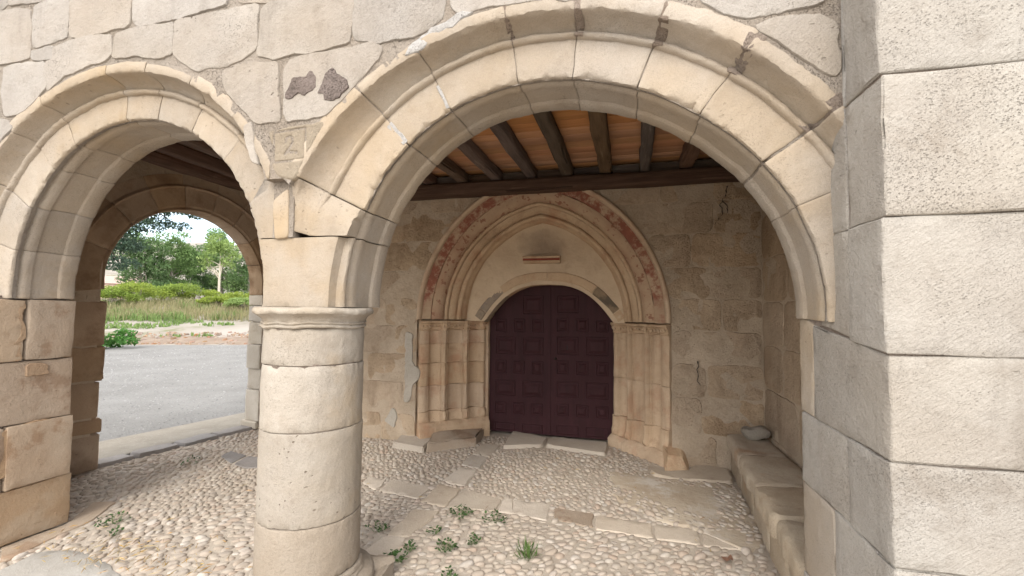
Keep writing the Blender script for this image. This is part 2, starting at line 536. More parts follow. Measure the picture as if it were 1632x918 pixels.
def block(name, c8, mat, parent, bevel=.014, rough=.006, step=.08, edge=.010, loc=None):
    """hexahedral dressed block from eight corners (x fastest, then y, then z) with worn arrises"""
    SEED[0] += 1
    sd = SEED[0] * 2.41
    c = np.array(c8, float).reshape(2, 2, 2, 3)  # [z][y][x]
    def L(a, b2): return float(np.linalg.norm(b2 - a))
    lens = (L(c[0, 0, 0], c[0, 0, 1]), L(c[0, 0, 0], c[0, 1, 0]), L(c[0, 0, 0], c[1, 0, 0]))
    T = []
    for ln in lens:
        e = min(.45, bevel / max(ln, 1e-6))
        k = max(1, min(16, int(round(ln / step))))
        T.append([0] + [e + (1 - 2 * e) * i / k for i in range(k + 1)] + [1])
    nx, ny, nzv = (len(t) for t in T)
    idx, verts = {}, []
    ctr = c.reshape(-1, 3).mean(0)
    def P(i, j, k):
        key = (i, j, k)
        if key in idx: return idx[key]
        x, y, z = T[0][i], T[1][j], T[2][k]
        p = np.zeros(3)
        for a in (0, 1):
            for b2 in (0, 1):
                for d in (0, 1):
                    p += c[a, b2, d] * (z if a else 1 - z) * (y if b2 else 1 - y) * (x if d else 1 - x)
        ex = [(i in (0, nx - 1)), (j in (0, ny - 1)), (k in (0, nzv - 1))]
        if sum(ex) >= 2:
            dirv = np.zeros(3)
            for ax, (fl, lo) in enumerate(zip(ex, (i == 0, j == 0, k == 0))):
                if fl:
                    d2 = (c[0, 0, 1] - c[0, 0, 0], c[0, 1, 0] - c[0, 0, 0], c[1, 0, 0] - c[0, 0, 0])[ax]
                    d2 = d2 / max(np.linalg.norm(d2), 1e-9)
                    dirv += d2 if lo else -d2
            chip = edge * (.35 + .9 * max(0, nz(p, 7, sd)) + .6 * max(0, nz(p, 23, sd)) + 7 * max(0, nz(p, 3.1, sd + 5) - .33) + 4 * max(0, nz(p, 11, sd + 9) - .38))
            p = p + dirv * chip
        p = p + np.array(nv(p, 5, sd)) * rough + np.array(nv(p, 17, sd)) * rough * .5
        idx[key] = len(verts)
        verts.append(p)
        return idx[key]
    faces = []
    for k in (0, nzv - 1):
        for i in range(nx - 1):
            for j in range(ny - 1): faces.append((P(i, j, k), P(i + 1, j, k), P(i + 1, j + 1, k), P(i, j + 1, k)))
    for j in (0, ny - 1):
        for i in range(nx - 1):
            for k in range(nzv - 1): faces.append((P(i, j, k), P(i + 1, j, k), P(i + 1, j, k + 1), P(i, j, k + 1)))
    for i in (0, nx - 1):
        for j in range(ny - 1):
            for k in range(nzv - 1): faces.append((P(i, j, k), P(i, j + 1, k), P(i, j + 1, k + 1), P(i, j, k + 1)))
    return mesh_obj(name, verts, faces, mat, parent, loc=loc)

def box8(x0, x1, y0, y1, z0, z1):
    return [(x, y, z) for z in (z0, z1) for y in (y0, y1) for x in (x0, x1)]

def lathe(name, prof, cx, cy, mat, parent, seg=64, rough=.004, sd=0., cap=True, chip=0.):
    verts, faces = [], []
    for (r, z) in prof:
        for s in range(seg):
            a = 2 * PI * s / seg
            p = (cx + r * math.cos(a), cy + r * math.sin(a), z)
            d = rough * (nz(p, 6, sd) + .6 * nz(p, 19, sd) + .4 * nz(p, 47, sd))
            if chip:
                en = min(abs(z - prof[0][1]), abs(z - prof[-1][1]))
                d -= chip * max(0, 1 - en / .03) * (max(0, nz(p, 9, sd) - .1) + .8 * max(0, nz(p, 29, sd) - .15))
            verts.append((p[0] + d * math.cos(a), p[1] + d * math.sin(a), z + .7 * rough * nz((p[0], p[1], 0), 8, sd + z * 0)))
    m = len(prof)
    for k in range(m - 1):
        for s in range(seg):
            t = (s + 1) % seg
            faces.append((k * seg + s, k * seg + t, (k + 1) * seg + t, (k + 1) * seg + s))
    if cap:
        faces.append(tuple(range(seg - 1, -1, -1)))
        faces.append(tuple((m - 1) * seg + s for s in range(seg)))
    return mesh_obj(name, verts, faces, mat, parent)

def sweep(name, prof, place, t0, t1, n, mat, parent, rough=.003, chip=.0, clamp=None, inset=0., sd=None, close=True, multi=None, endin=.003, tlim=None):
    """sweep a closed profile prof(t) -> [(a, b)...] through place(a, t, b) -> world; rounded ends"""
    SEED[0] += 1
    s0 = SEED[0] * 1.93 if sd is None else sd
    verts, faces = ([], []) if multi is None else multi
    base = len(verts)
    eps = (t1 - t0) * min(.2, .004 / max(abs(t1 - t0), 1e-6))
    ts = [(t0, endin), (t0 + eps, 0.)] + [(t0 + (t1 - t0) * i / n, 0.) for i in range(1, n)] + [(t1 - eps, 0.), (t1, endin)]
    m = None
    for t, ins in ts:
        P = np.array(prof(t), float)
        if ins + inset > 0:
            a = P[:, 0]; b = P[:, 1]
            sgn = 1 if np.sum(a * np.roll(b, -1) - b * np.roll(a, -1)) > 0 else -1
            Q = P if sgn > 0 else P[::-1]
            Q = ngon_inset(Q, ins + inset)
            P = Q if sgn > 0 else Q[::-1]
        m = len(P)
        for q in P:
            w = Vector(place(q[0], tlim(t, q[0]) if tlim else t, q[1]))
            w = w + nv(w, 7, s0) * rough + nv(w, 24, s0) * rough * .6 + nv(w, 61, s0) * rough * .35
            if clamp: w = clamp(w)
            verts.append(tuple(w))
    k = len(ts)
    for i in range(k - 1):
        for j in range(m):
            j2 = (j + 1) % m
            faces.append((base + i * m + j, base + i * m + j2, base + (i + 1) * m + j2, base + (i + 1) * m + j))
    faces.append(tuple(base + j for j in range(m - 1, -1, -1)))
    faces.append(tuple(base + (k - 1) * m + j for j in range(m)))
    if multi is not None: return None
    return mesh_obj(name, verts, faces, mat, parent, sharp=42)

def inpoly(x, y, poly):
    P = np.asarray(poly, float)
    x = np.asarray(x, float); y = np.asarray(y, float)
    c = np.zeros(x.shape, bool)
    j = len(P) - 1
    for i in range(len(P)):
        xi, yi = P[i]; xj, yj = P[j]
        c ^= ((yi > y) != (yj > y)) & (x < (xj - xi) * (y - yi) / (yj - yi + 1e-12) + xi)
        j = i
    return c

# ================================================================ front wall with two arches
YW = 1.95
WALL_STONES= [[(-4.204,3.746),(-3.931,3.689),(-3.912,3.552),(-3.984,3.533),(-4.181,3.511)],
 [(-3.901,3.683),(-3.371,3.591),(-3.49,3.527),(-3.618,3.531),(-3.888,3.539)],
 [(-4.179,3.487),(-3.982,3.505),(-3.866,3.505),(-3.713,3.486),(-3.677,3.392),(-3.678,3.249),(-3.676,3.169),(-3.822,3.161),(-3.95,3.161),(-4.146,3.147)],
 [(-3.646,3.504),(-3.484,3.517),(-3.366,3.494),(-3.35,3.395),(-3.357,3.256),(-3.497,3.241),(-3.648,3.234),(-3.665,3.363)],
 [(-3.345,3.586),(-2.855,3.501),(-2.845,3.266),(-2.876,3.252),(-3.038,3.243),(-3.275,3.243),(-3.324,3.259),(-3.331,3.4)],
 [(-2.832,3.52),(-2.162,3.402),(-2.147,3.27),(-2.408,3.247),(-2.661,3.238),(-2.781,3.249),(-2.812,3.276)],
 [(-3.658,3.211),(-3.48,3.214),(-3.473,3.133),(-3.641,3.155)],
 [(-3.464,3.197),(-3.365,3.216),(-3.115,3.228),(-2.99,3.216),(-2.982,3.094),(-3.015,3.073),(-3.169,3.051),(-3.35,3.022),(-3.405,2.981),(-3.503,2.94),(-3.531,3.0),(-3.532,3.114),(-3.467,3.128)],
 [(-3.912,3.134),(-3.695,3.132),(-3.55,3.121),(-3.522,2.956),(-3.567,2.917),(-3.753,2.804),(-3.861,2.811),(-3.911,2.946)],
 [(-2.962,3.212),(-2.79,3.228),(-2.517,3.218),(-2.514,3.039),(-2.592,3.029),(-2.779,3.062),(-2.95,3.073),(-2.964,3.079)],
 [(-2.498,3.224),(-2.209,3.227),(-1.936,3.233),(-1.927,3.214),(-1.934,2.995),(-1.97,2.969),(-2.034,2.939),(-2.173,2.926),(-2.337,2.921),(-2.439,2.992),(-2.491,3.036)],
 [(-4.22,2.821),(-3.856,2.778),(-3.794,2.727),(-3.914,2.644),(-4.178,2.399)],
 [(-2.068,3.385),(-1.584,3.3),(-1.592,3.197),(-1.908,3.245),(-2.054,3.266)],
 [(-1.906,3.21),(-1.845,3.228),(-1.588,3.196),(-1.357,3.167),(-1.35,3.146),(-1.362,3.076),(-1.369,2.949),(-1.497,2.93),(-1.679,2.931),(-1.797,2.919),(-1.908,2.946),(-1.917,2.959),(-1.908,3.101)],
 [(-1.338,3.257),(-0.838,3.168),(-0.854,2.997),(-0.912,2.957),(-1.004,2.926),(-1.198,2.926),(-1.325,2.954),(-1.336,3.059)],
 [(-2.152,2.894),(-1.954,2.905),(-1.798,2.891),(-1.785,2.786),(-1.778,2.696),(-1.773,2.579),(-1.905,2.578),(-1.955,2.619),(-2.053,2.713),(-2.138,2.797)],
 [(-1.737,2.85),(-1.707,2.89),(-1.57,2.905),(-1.349,2.905),(-1.25,2.917),(-1.172,2.887),(-1.199,2.84),(-1.263,2.774),(-1.35,2.704),(-1.406,2.652),(-1.492,2.58),(-1.718,2.573),(-1.741,2.655)],
 [(-0.825,3.166),(-0.356,3.083),(-0.361,3.005),(-0.502,3.014),(-0.653,3.02),(-0.762,3.007),(-0.803,3.026)],
 [(-0.327,3.078),(0.218,2.982),(0.21,2.913),(0.027,2.954),(-0.321,3.001)],
 [(0.243,3.005),(0.753,2.913),(0.73,2.813),(0.614,2.799),(0.467,2.791),(0.409,2.819),(0.302,2.879)],
 [(0.492,2.747),(0.571,2.767),(0.648,2.764),(0.721,2.758),(0.753,2.724),(0.776,2.693),(0.765,2.636),(0.783,2.59),(0.784,2.542),(0.773,2.511),(0.743,2.535),(0.655,2.61),(0.582,2.679)],
 [(-1.988,2.568),(-1.952,2.581),(-1.932,2.481),(-1.898,2.353),(-1.922,2.368),(-1.959,2.459)]]
PLAQUE= [(-1.838,2.533),(-1.671,2.545),(-1.52,2.557),(-1.483,2.537),(-1.589,2.387),(-1.645,2.276),(-1.69,2.25),(-1.772,2.271),(-1.814,2.347),(-1.797,2.403),(-1.84,2.503)]
FRAME= [(-1.802,2.516),(-1.607,2.523),(-1.605,2.361),(-1.796,2.356),(-1.802,2.516)]
TWO= [(-1.728,2.462),(-1.722,2.481),(-1.701,2.487),(-1.685,2.478),(-1.684,2.458),(-1.701,2.428),(-1.73,2.395),(-1.707,2.409),(-1.691,2.402),(-1.677,2.404)]; DOT= [(-1.66,2.399)]
WORN= [[(-1.72,2.69),(-1.708,2.718),(-1.681,2.773),(-1.599,2.793),(-1.583,2.816),(-1.554,2.816),(-1.537,2.778),(-1.531,2.727),(-1.562,2.695),(-1.603,2.688),(-1.654,2.708),(-1.686,2.687)],
 [(-1.53,2.691),(-1.507,2.753),(-1.5,2.781),(-1.453,2.807),(-1.436,2.776),(-1.4,2.761),(-1.375,2.737),(-1.366,2.694),(-1.396,2.648),(-1.448,2.639),(-1.496,2.652),(-1.505,2.681)]]
WHITE= [(-1.068,2.813),(-1.019,2.885),(-0.905,2.937),(-0.822,2.986),(-0.746,2.999),(-0.668,2.993),(-0.802,2.934),(-0.904,2.881),(-0.975,2.835)]
PLASTER= [[(-2.634,1.329),(-2.524,1.291),(-2.527,0.936),(-2.417,0.862),(-2.437,0.764),(-2.5,0.702),(-2.559,0.454),(-2.646,0.459),(-2.62,0.735),(-2.634,0.853)],
 [(-2.905,0.216),(-2.766,0.412),(-2.72,0.336),(-2.744,0.139),(-2.793,0.174)]]
SLABS= [[(-2.376,3.754),(-2.386,3.912),(-2.18,3.896),(-2.144,3.634)],
 [(-2.127,3.631),(-2.159,3.902),(-1.708,3.848),(-1.71,3.569)],
 [(-1.677,3.53),(-1.684,3.93),(-1.431,3.871),(-1.434,3.482)],
 [(-1.679,3.99),(-1.67,4.406),(-1.451,4.375),(-1.433,3.926)],
 [(-1.671,4.453),(-1.672,4.79),(-1.451,4.772),(-1.45,4.398)],
 [(-1.673,4.818),(-1.707,5.253),(-1.461,5.208),(-1.448,4.789)],
 [(-1.432,3.476),(-1.421,3.856),(-1.03,3.761),(-1.032,3.515),(-1.326,3.512)],
 [(-1.012,3.513),(-1.023,3.763),(-0.942,3.802),(-0.873,3.517)],
 [(-0.942,3.791),(-0.616,3.761),(-0.593,3.469),(-0.88,3.512)],
 [(-0.582,3.722),(-0.255,3.687),(-0.251,3.454),(-0.562,3.512)],
 [(-0.241,3.676),(0.169,3.644),(0.175,3.411),(-0.24,3.435)],
 [(0.181,3.634),(0.494,3.626),(0.48,3.412),(0.18,3.405)],
 [(0.494,3.587),(0.798,3.672),(0.796,3.409),(0.493,3.393)],
 [(-1.661,2.944),(-1.666,3.381),(-1.434,3.417),(-1.463,3.167),(-1.488,2.969)],
 [(-1.688,2.714),(-1.672,2.952),(-1.493,2.957),(-1.483,2.702),(-1.452,2.619),(-1.617,2.665)],
 [(-4.236,3.999),(-4.288,4.183),(-3.983,4.111),(-3.927,3.85)],
 [(-3.903,3.84),(-3.969,4.095),(-3.801,4.086),(-3.563,3.836),(-3.691,3.766)],
 [(-2.613,4.779),(-2.693,5.114),(-2.249,5.043),(-2.198,4.723)],
 [(-3.659,1.791),(-3.667,1.982),(-3.707,2.156),(-3.512,2.242),(-3.221,2.213),(-2.793,2.058)],
 [(-4.009,2.129),(-3.977,2.452),(-4.217,2.807),(-4.048,2.854),(-3.872,2.583),(-3.823,2.221),(-3.748,1.995)]]
KERB= [[(-5.145,3.435),(-5.244,3.864),(-4.91,3.58),(-4.934,3.314)],
 [(-5.022,3.587),(-5.091,3.753),(-5.096,4.096),(-4.86,3.93),(-4.811,3.569)],
 [(-4.877,3.903),(-5.243,4.365),(-5.056,4.709),(-4.737,4.458),(-4.778,3.865)],
 [(-4.715,4.438),(-5.056,4.709),(-4.939,5.132),(-4.937,5.347),(-4.746,5.121)]]
THRESH= [[(-1.404,5.081),(-1.46,5.769),(-0.953,5.6),(-0.967,5.275)],
 [(-0.948,5.28),(-0.926,5.623),(-0.228,5.593),(-0.228,5.141)]]
EARTH= [(-0.191,4.669),(0.295,4.759),(0.773,4.756),(0.967,4.556),(0.922,3.558),(0.769,3.358),(0.512,3.592),(0.31,3.67),(0.168,3.745),(-0.065,3.933),(-0.144,4.242)]
BROWNBASE= [(-2.198,4.723),(-2.27,5.135),(-2.03,5.343),(-1.767,5.528),(-1.714,5.072),(-1.959,4.821),(-2.016,4.691)]
SPR1= [(-1.833,2.168),(-1.791,2.199),(-1.738,2.23),(-1.731,1.968),(-1.821,1.961)]
SPR2= [(-1.712,2.219),(-1.663,2.236),(-1.606,2.239),(-1.639,2.104),(-1.668,1.959),(-1.702,1.96)]

def front(u, v, w): return (u, YW - w, v)

CI_R, CR_R, CH_R = (.0764, .0125, -.0396, 1.0978), (.0553, .0256, -.0364, 1.2775), (.0139, .0777, -.0482, 1.3449)
CI_L, CR_L, CH_L = (.0109, -.0602, -.0023, 1.067), (-.0026, -.0201, 1.2186), (-.0781, .0221, .0227, 1.2943)
CEN_R, CEN_L = (-.37, 1.6), (-2.97, 1.68)

def pv(c, x):
    y = 0.
    for k in c: y = y * x + k
    return y

def arch_prof(ci, cr, ch, hood, seed=1.7):
    def prof(t):
        x = math.cos(t)
        ri, rr_, rh = pv(ci, x), pv(cr, x), pv(ch, x)
        ho = rh + hood
        hk = .014 if seed is None else max(0., noise.noise(Vector((t * 21, seed, 7))) - .1) * .03 + max(0., noise.noise(Vector((t * 52, seed, 9))) - .15) * .018
        P = [(ho + .05, .32), (ho, .02), (ho - .006, .004), (ho - .016, 0), (rh + .012 + hk, 0), (rh + .003 + hk * .6, .004), (rh + hk * .2, .012 + hk * .5)]
        w = rh - rr_ - .034
        for k in range(1, 8):
            a = k / 8 * PI / 2
            P.append((rh - w * (1 - math.cos(a)) ** .9, .014 + .108 * math.sin(a)))
        P += [(rr_ + .034, .124), (rr_ + .031, .108), (rr_ + .024, .099), (rr_ + .015, .096), (rr_ + .006, .1), (rr_, .11), (rr_ - .002, .124)]
        ck = .024 if seed is None else max(0., noise.noise(Vector((t * 17, seed, 0))) - .12) * .032 + max(0., noise.noise(Vector((t * 46, seed, 3))) - .2) * .022
        P += [(rr_ - .035, .122), (ri + .10, .121), (ri + .06 + ck, .12), (ri + .014 + ck, .12), (ri + .004 + ck * .7, .123 + ck * .4), (ri + ck * .15, .131 + ck)]
        P += [(ri + .001, .143), (ri + .012, .150), (ri + .020, .158), (ri + .020, .176), (ri + .008, .186), (ri + .001, .198), (ri, .215), (ri + .002, .236)]
        P += [(ri + .018, .242), (ri + .018, .30), (ri + .018, .395), (ri + .003, .402), (ri, .41), (ri, .485), (ri + .008, .500), (ri + .022, .507), (rr_, .508), (ho + .05, .508)]
        return P
    return prof
PR_R = arch_prof(CI_R, CR_R, CH_R, .078)
PR_L = arch_prof(CI_L, CR_L, CH_L, .07, 8.3)
PR_RM, PR_LM = arch_prof(CI_R, CR_R, CH_R, .078, None), arch_prof(CI_L, CR_L, CH_L, .07, None)
def place_R(a, t, b): return (CEN_R[0] + a * math.cos(t), YW + b, CEN_R[1] + a * math.sin(t))
def place_L(a, t, b): return (CEN_L[0] + a * math.cos(t), YW + b, CEN_L[1] + a * math.sin(t))

wall = thing('arcade_wall', (-1.7, 2.2, 0), 'pale limestone front wall with two round moulded arches and big uneven blocks', 'wall')

def hoodvar(prof, d):
    def p(t):
        P = prof(t)
        P[0] = (P[0][0] + d, P[0][1]); P[1] = (P[1][0] + d, P[1][1]); P[2] = (P[2][0] + d, P[2][1]); P[3] = (P[3][0] + d, P[3][1])
        P[-1] = (P[-1][0] + d, P[-1][1])
        return P
    return p

ZS = 1.972
def clampR(w):
    if w.x < -1.806: w.x = -1.806
    return w
def clampL(w):
    if w.x > -1.820: w.x = -1.820
    return w
def limR(t, a, z=ZS):
    return min(t, PI - math.asin(min(1, (z - CEN_R[1]) / a))) if t > 1.6 else t
def limL(t, a, z=ZS):
    return max(t, math.asin(min(1, (z - CEN_L[1]) / a))) if t < 1.6 else t
JR = [-.03, .395, .6, .906, 1.182, 1.46, 1.699, 2.029, 2.28, 2.66]
GR = [.0, .001, .006, .002, .003, .002, .002, .002, .003, .002, 0]
vr = random.Random(4)
for k in range(len(JR) - 1):
    g0, g1 = GR[k] / 1.2, GR[k + 1] / 1.2
    n = max(6, int((JR[k + 1] - JR[k]) / .012))
    sweep('voussoir', hoodvar(PR_R, vr.uniform(-.016, .014)), lambda a, t, y_, d=vr.uniform(-.003, .003): place_R(a, t, y_ + d), JR[k] + g0, JR[k + 1] - g1, n, ARCHM, wall, rough=.005, clamp=clampR, tlim=limR, sd=2.5)
JL = [.476, .815, 1.108, 1.371, 1.607, 2.024, 2.258, 2.56, 2.86, 3.18]
for k in range(len(JL) - 1):
    n = max(5, int((JL[k + 1] - JL[k]) / .012))
    g = vr.choice((.001, .0015, .002)) / 1.2
    sweep('voussoir', hoodvar(PR_L, vr.uniform(-.014, .014)), lambda a, t, y_, d=vr.uniform(-.003, .003): place_L(a, t, y_ + d), JL[k] + g, JL[k + 1] - g, n, ARCHM, wall, rough=.005, clamp=clampL, tlim=limL, sd=2.5)
# mortar behind the joints
for prof, place, t0, t1, cl in ((PR_RM, place_R, -.03, 2.655, clampR), (PR_LM, place_L, .480, 3.18, clampL)):
    sweep('joint_mortar', prof, place, t0, t1, 150, WMORT, wall, rough=.004, clamp=cl, inset=.0055, sd=2.5, tlim=limR if cl is clampR else limL)
# white repair mortar in two joints of the large arch
for t, dw in ((2.29, .019), (2.035, .012)):
    def pw(x, _p=PR_R):
        P = _p(x)
        k = next(i for i, q in enumerate(P) if abs(q[1] - .12) < 1e-9 and i >= 24)
        return P[k - 3:k + 1] + [(P[k][0], .2), (P[k - 3][0], .2)]
    sweep('repair_mortar', pw, place_R, t - dw, t + dw * .6, 8, WHITEM, wall, rough=.007, clamp=clampR, inset=-.001)
for t, dw in ((.6, .030), (.9, .024), (1.175, .018), (1.455, .014), (1.70, .011)):
    def pd(x, _p=PR_R):
        return _p(x)[:19] + [(_p(x)[18][0], .2), (_p(x)[0][0], .32)]
    sweep('joint_filling', pd, place_R, t - dw, t + dw, 7, MORT, wall, rough=.011, clamp=clampR, inset=-.001)
# the springer block shared by both arches, one mesh
def spr_prof(pr, ext=.62):
    def p(t):
        P = pr(t)
        i0 = next(i for i, q in enumerate(P) if abs(q[1] - .12) < 1e-9 and i >= 24)
        ri = pv(CI_R if pr is PR_R else CI_L, math.cos(t))
        return [(ri + ext, .507), (ri + ext, .062), (ri + .2, .062), (ri + .085, .064), (ri + .055, .075), (ri + .04, .12)] + P[i0:-2]
    return p
def ss_(t): return t * t * (3 - 2 * t)
def clR3(w):
    w.x = max(w.x, -1.715); return w
def clL2(w):
    w.x = min(w.x, -1.822); return w
def dying(t):
    fd = ss_(min(1, max(0, (t - 2.60) / .17)))
    cap_ = 1.345 / abs(math.cos(t))
    P = []
    for r_, y_ in PR_R(t):
        if y_ < .135: y_ = y_ + (.060 - y_) * fd
        P.append((min(r_, cap_ + (.0 if y_ > .05 else -.004)), y_))
    return P
sweep('voussoir', dying, place_R, 2.663, 2.85, 14, ARCHM, wall, rough=.005, clamp=clR3, tlim=limR, sd=2.5)
sweep('voussoir', spr_prof(PR_L), place_L, .22, .472, 12, ARCHM, wall, rough=.005, clamp=clL2, tlim=limL, sd=2.5)
mesh_obj('joint_mortar', box8(-1.835, -1.725, YW + .068, YW + .48, 1.955, 2.30), [(0, 1, 3, 2), (4, 6, 7, 5), (0, 4, 5, 1), (2, 3, 7, 6), (0, 2, 6, 4), (1, 5, 7, 3)], MORT, wall, smooth=False)
mesh_obj('joint_mortar', box8(-1.832, -1.705, YW + .052, YW + .10, 1.968, 2.29), [(0, 1, 3, 2), (4, 6, 7, 5), (0, 4, 5, 1), (2, 3, 7, 6), (0, 2, 6, 4), (1, 5, 7, 3)], WMORT, wall, smooth=False)
def front_in(u, v, w): return (u, YW + .045 - w, v)
stone('wall_stone', SPR1, front_in, .2, ARCHM, wall, bevel=.005, wob=.006, relief=.004, step=.02, tilt=0, round_it=1)
mv = ([], [])
def clS(w):
    w.x = max(w.x, -1.72); w.z = min(max(w.z, 1.603), 1.966); return w
def clS2(w):
    w.x = min(w.x, -1.72); w.z = min(max(w.z, 1.603), 1.966); return w
sweep('s', spr_prof(PR_R), place_R, 2.55, 3.2, 22, None, None, rough=.004, clamp=clS, multi=mv, tlim=lambda t, a: max(t, PI - math.asin((1.966 - CEN_R[1]) / a)))
sweep('s', spr_prof(PR_L), place_L, -.12, .55, 22, None, None, rough=.004, clamp=clS2, multi=mv, tlim=lambda t, a: min(t, math.asin((1.966 - CEN_L[1]) / a)))
mesh_obj('springer', mv[0], mv[1], ARCHM, wall, sharp=42)

# mortar core of the wall
xs = np.linspace(-5.6, .93, 170)
def arch_edge(ci, cen):
    th = np.linspace(-.05, PI + .05, 120)
    r_ = np.array([pv(ci, math.cos(t)) + .03 for t in th])
    xx, zz_ = cen[0] + r_ * np.cos(th), cen[1] + r_ * np.sin(th)
    o = np.argsort(xx)
    return xx[o], zz_[o]
AE = [arch_edge(CH_R, CEN_R), arch_edge(CH_L, CEN_L)]
def zlow(x):
    z = 1.975 if -2.9 < x < -.4 else 1.62
    if -1.86 < x < -1.70: return 2.27
    for ax_, az_ in AE:
        if ax_[0] <= x <= ax_[-1]: z = max(z, float(np.interp(x, ax_, az_)))
    return z
vs, fs = [], []
for x in xs:
    zl = zlow(x) if x > -4.32 else 0.
    vs += [(x, YW + .004, zl), (x, YW + .004, 4.15), (x, YW + .5, 4.15), (x, YW + .5, zl)]
for i in range(len(xs) - 1):
    for j in range(4):
        a, c = i * 4 + j, i * 4 + (j + 1) % 4
        fs.append((a, c, c + 4, a + 4))
fs += [(0, 1, 2, 3), tuple(len(vs) - 4 + q for q in (3, 2, 1, 0))]
mesh_obj('mortar_core', vs, fs, WMORT, wall, smooth=False)

for P in WALL_STONES:
    stone('wall_stone', ngon_inset(ccw(P), -.013), front, .10, LIME, wall, bevel=.0035, wob=.012, relief=.005, step=.024, tilt=.003, round_it=1, height=lambda a, c: .0035)
# masonry outside the picture: courses above and to the left
rr = random.Random(11)
for z0, z1 in ((3.74, 4.12),):
    x = -5.5
    while x < .85:
        w = rr.uniform(.5, .95)
        x1 = min(x + w, .9)
        stone('wall_stone', [(x, z0), (x1 - .015, z0 + rr.uniform(-.02, .02)), (x1 - .015, z1), (x, z1)], front, .1, LIME, wall, bevel=.004, wob=.012, step=.045, round_it=1, relief=.005, height=lambda a, c: .0035)
        x = x1
zz = [0, .4, .8, 1.2, 1.64, 2.05, 2.45, 2.85, 3.25, 3.7]
for i in range(len(zz) - 1):
    xa, xb = -5.5, -4.67 if i < 4 else (-4.40 if i < 6 else -4.22)
    xm = xa + (xb - xa) * rr.uniform(.4, .6)
    for a, c in ((xa, xm), (xm, xb)):
        stone('wall_stone', [(a, zz[i]), (c - .015, zz[i]), (c - .015, zz[i + 1] - .015), (a, zz[i + 1] - .015)], front, .1, LIME, wall, bevel=.004, wob=.012, step=.045, round_it=1, relief=.005, height=lambda a, c: .0035)
# left jamb (large blocks, ochre at the foot)
jz = [0., .365, .792, 1.215, 1.638]
for k in range(4):
    m = JAMBO if k == 0 else JAMB
    xr = -3.98 + (-.012, .004, -.008, .002)[k]
    if k == 3:
        block('jamb_stone', box8(-4.64, xr, YW, 2.168, jz[k] + .004, jz[k + 1] - .004), JAMB, wall, edge=.005, rough=.006, step=.045)
        block('jamb_stone', box8(-4.64, xr + .004, 2.182, 2.457, jz[k] + .004, jz[k + 1] - .006), JAMB, wall, edge=.005, rough=.006, step=.045)
    elif k == 1:
        block('jamb_stone', box8(-4.64, xr, YW - .02, 2.10, jz[k] + .004, jz[k + 1] - .004), JAMB, wall, edge=.005, rough=.006, step=.045)
        block('jamb_stone', box8(-4.64, xr + .006, 2.112, 2.475, jz[k] + .004, jz[k + 1] - .004), JAMB, wall, edge=.005, rough=.006, step=.045)
    else:
        block('jamb_stone', box8(-4.64, xr, YW - .03, (2.50, 0, 2.465)[k], jz[k] + .004, jz[k + 1] - .004), m, wall, edge=.005, rough=.006, step=.045)
mesh_obj('mortar_core', [(x, y, z) for (x, y, z) in box8(-4.62, -4.02, YW + .02, 2.42, .01, 1.66)], [(0, 1, 3, 2), (4, 6, 7, 5), (0, 4, 5, 1), (2, 3, 7, 6), (0, 2, 6, 4), (1, 5, 7, 3)], MORT, wall, smooth=False)
# old wash lost from the jamb: darker thin layer left on two blocks
def jambface(u, v, w): return (-3.98 + w, u, v)
for P in ([(2.03, .44), (2.16, .47), (2.20, .62), (2.30, .72), (2.44, .73), (2.45, .785), (2.02, .775)], [(2.12, 1.23), (2.18, 1.24), (2.185, 1.40), (2.17, 1.60), (2.13, 1.60), (2.145, 1.40)], [(2.20, 1.11), (2.30, 1.10), (2.33, 1.19), (2.2, 1.195)]):
    stone('stain_crust', P, jambface, .03, stone_mat('brown_crust', (.36, .26, .17), (.32, .22, .14), (.22, .14, .09), pit=.2, var=.05) if 'brown_crust' not in bpy.data.materials else bpy.data.materials['brown_crust'], wall, bevel=.002, wob=.035, relief=.003, step=.02, tilt=0, round_it=1, height=lambda a, c: .003)

# the numbered stone: a chased frame and a figure 2 cut into it
def segd(px, py, pts):
    best = 9.
    for a, c in zip(pts[:-1], pts[1:]):
        vx, vy = c[0] - a[0], c[1] - a[1]
        t = max(0, min(1, ((px - a[0]) * vx + (py - a[1]) * vy) / (vx * vx + vy * vy + 1e-12)))
        best = min(best, math.hypot(px - a[0] - t * vx, py - a[1] - t * vy))
    return best
def carve(x, z):
    d1 = segd(x, z, FRAME)
    d2 = min(segd(x, z, TWO), max(0, math.hypot(x - DOT[0][0], z - DOT[0][1]) - .003))
    h = 0.
    if d1 < .008: h -= .009 * (1 - d1 / .008)
    if d2 < .009: h -= .010 * (1 - d2 / .009)
    return h
stone('numbered_stone', PLAQUE, front, .10, OCHRE, wall, bevel=.012, wob=.010, relief=.003, step=.02, tilt=0, grid=.0042, height=carve)
crv = simple_mat('dark_cut', (.22, .16, .10), (.17, .12, .08), 30, .95, .3)  # dark brown strips laid in the carved cuts
def ribbon(name, pts, wd, mat, parent, dep):
    v, fc = [], []
    for i, p in enumerate(pts):
        a = np.array(pts[max(i - 1, 0)]); c = np.array(pts[min(i + 1, len(pts) - 1)])
        t = (c - a) / (np.linalg.norm(c - a) + 1e-9)
        q = np.array((-t[1], t[0])) * wd
        for s in (1, -1): v.append((p[0] + s * q[0], YW + dep, p[1] + s * q[1]))
        for s in (1, -1): v.append((p[0] + s * q[0], YW + dep + .01, p[1] + s * q[1]))
    for i in range(len(pts) - 1):
        b = i * 4
        fc += [(b, b + 1, b + 5, b + 4), (b, b + 4, b + 6, b + 2), (b + 1, b + 3, b + 7, b + 5)]
    return mesh_obj(name, v, fc, mat, parent, smooth=False)
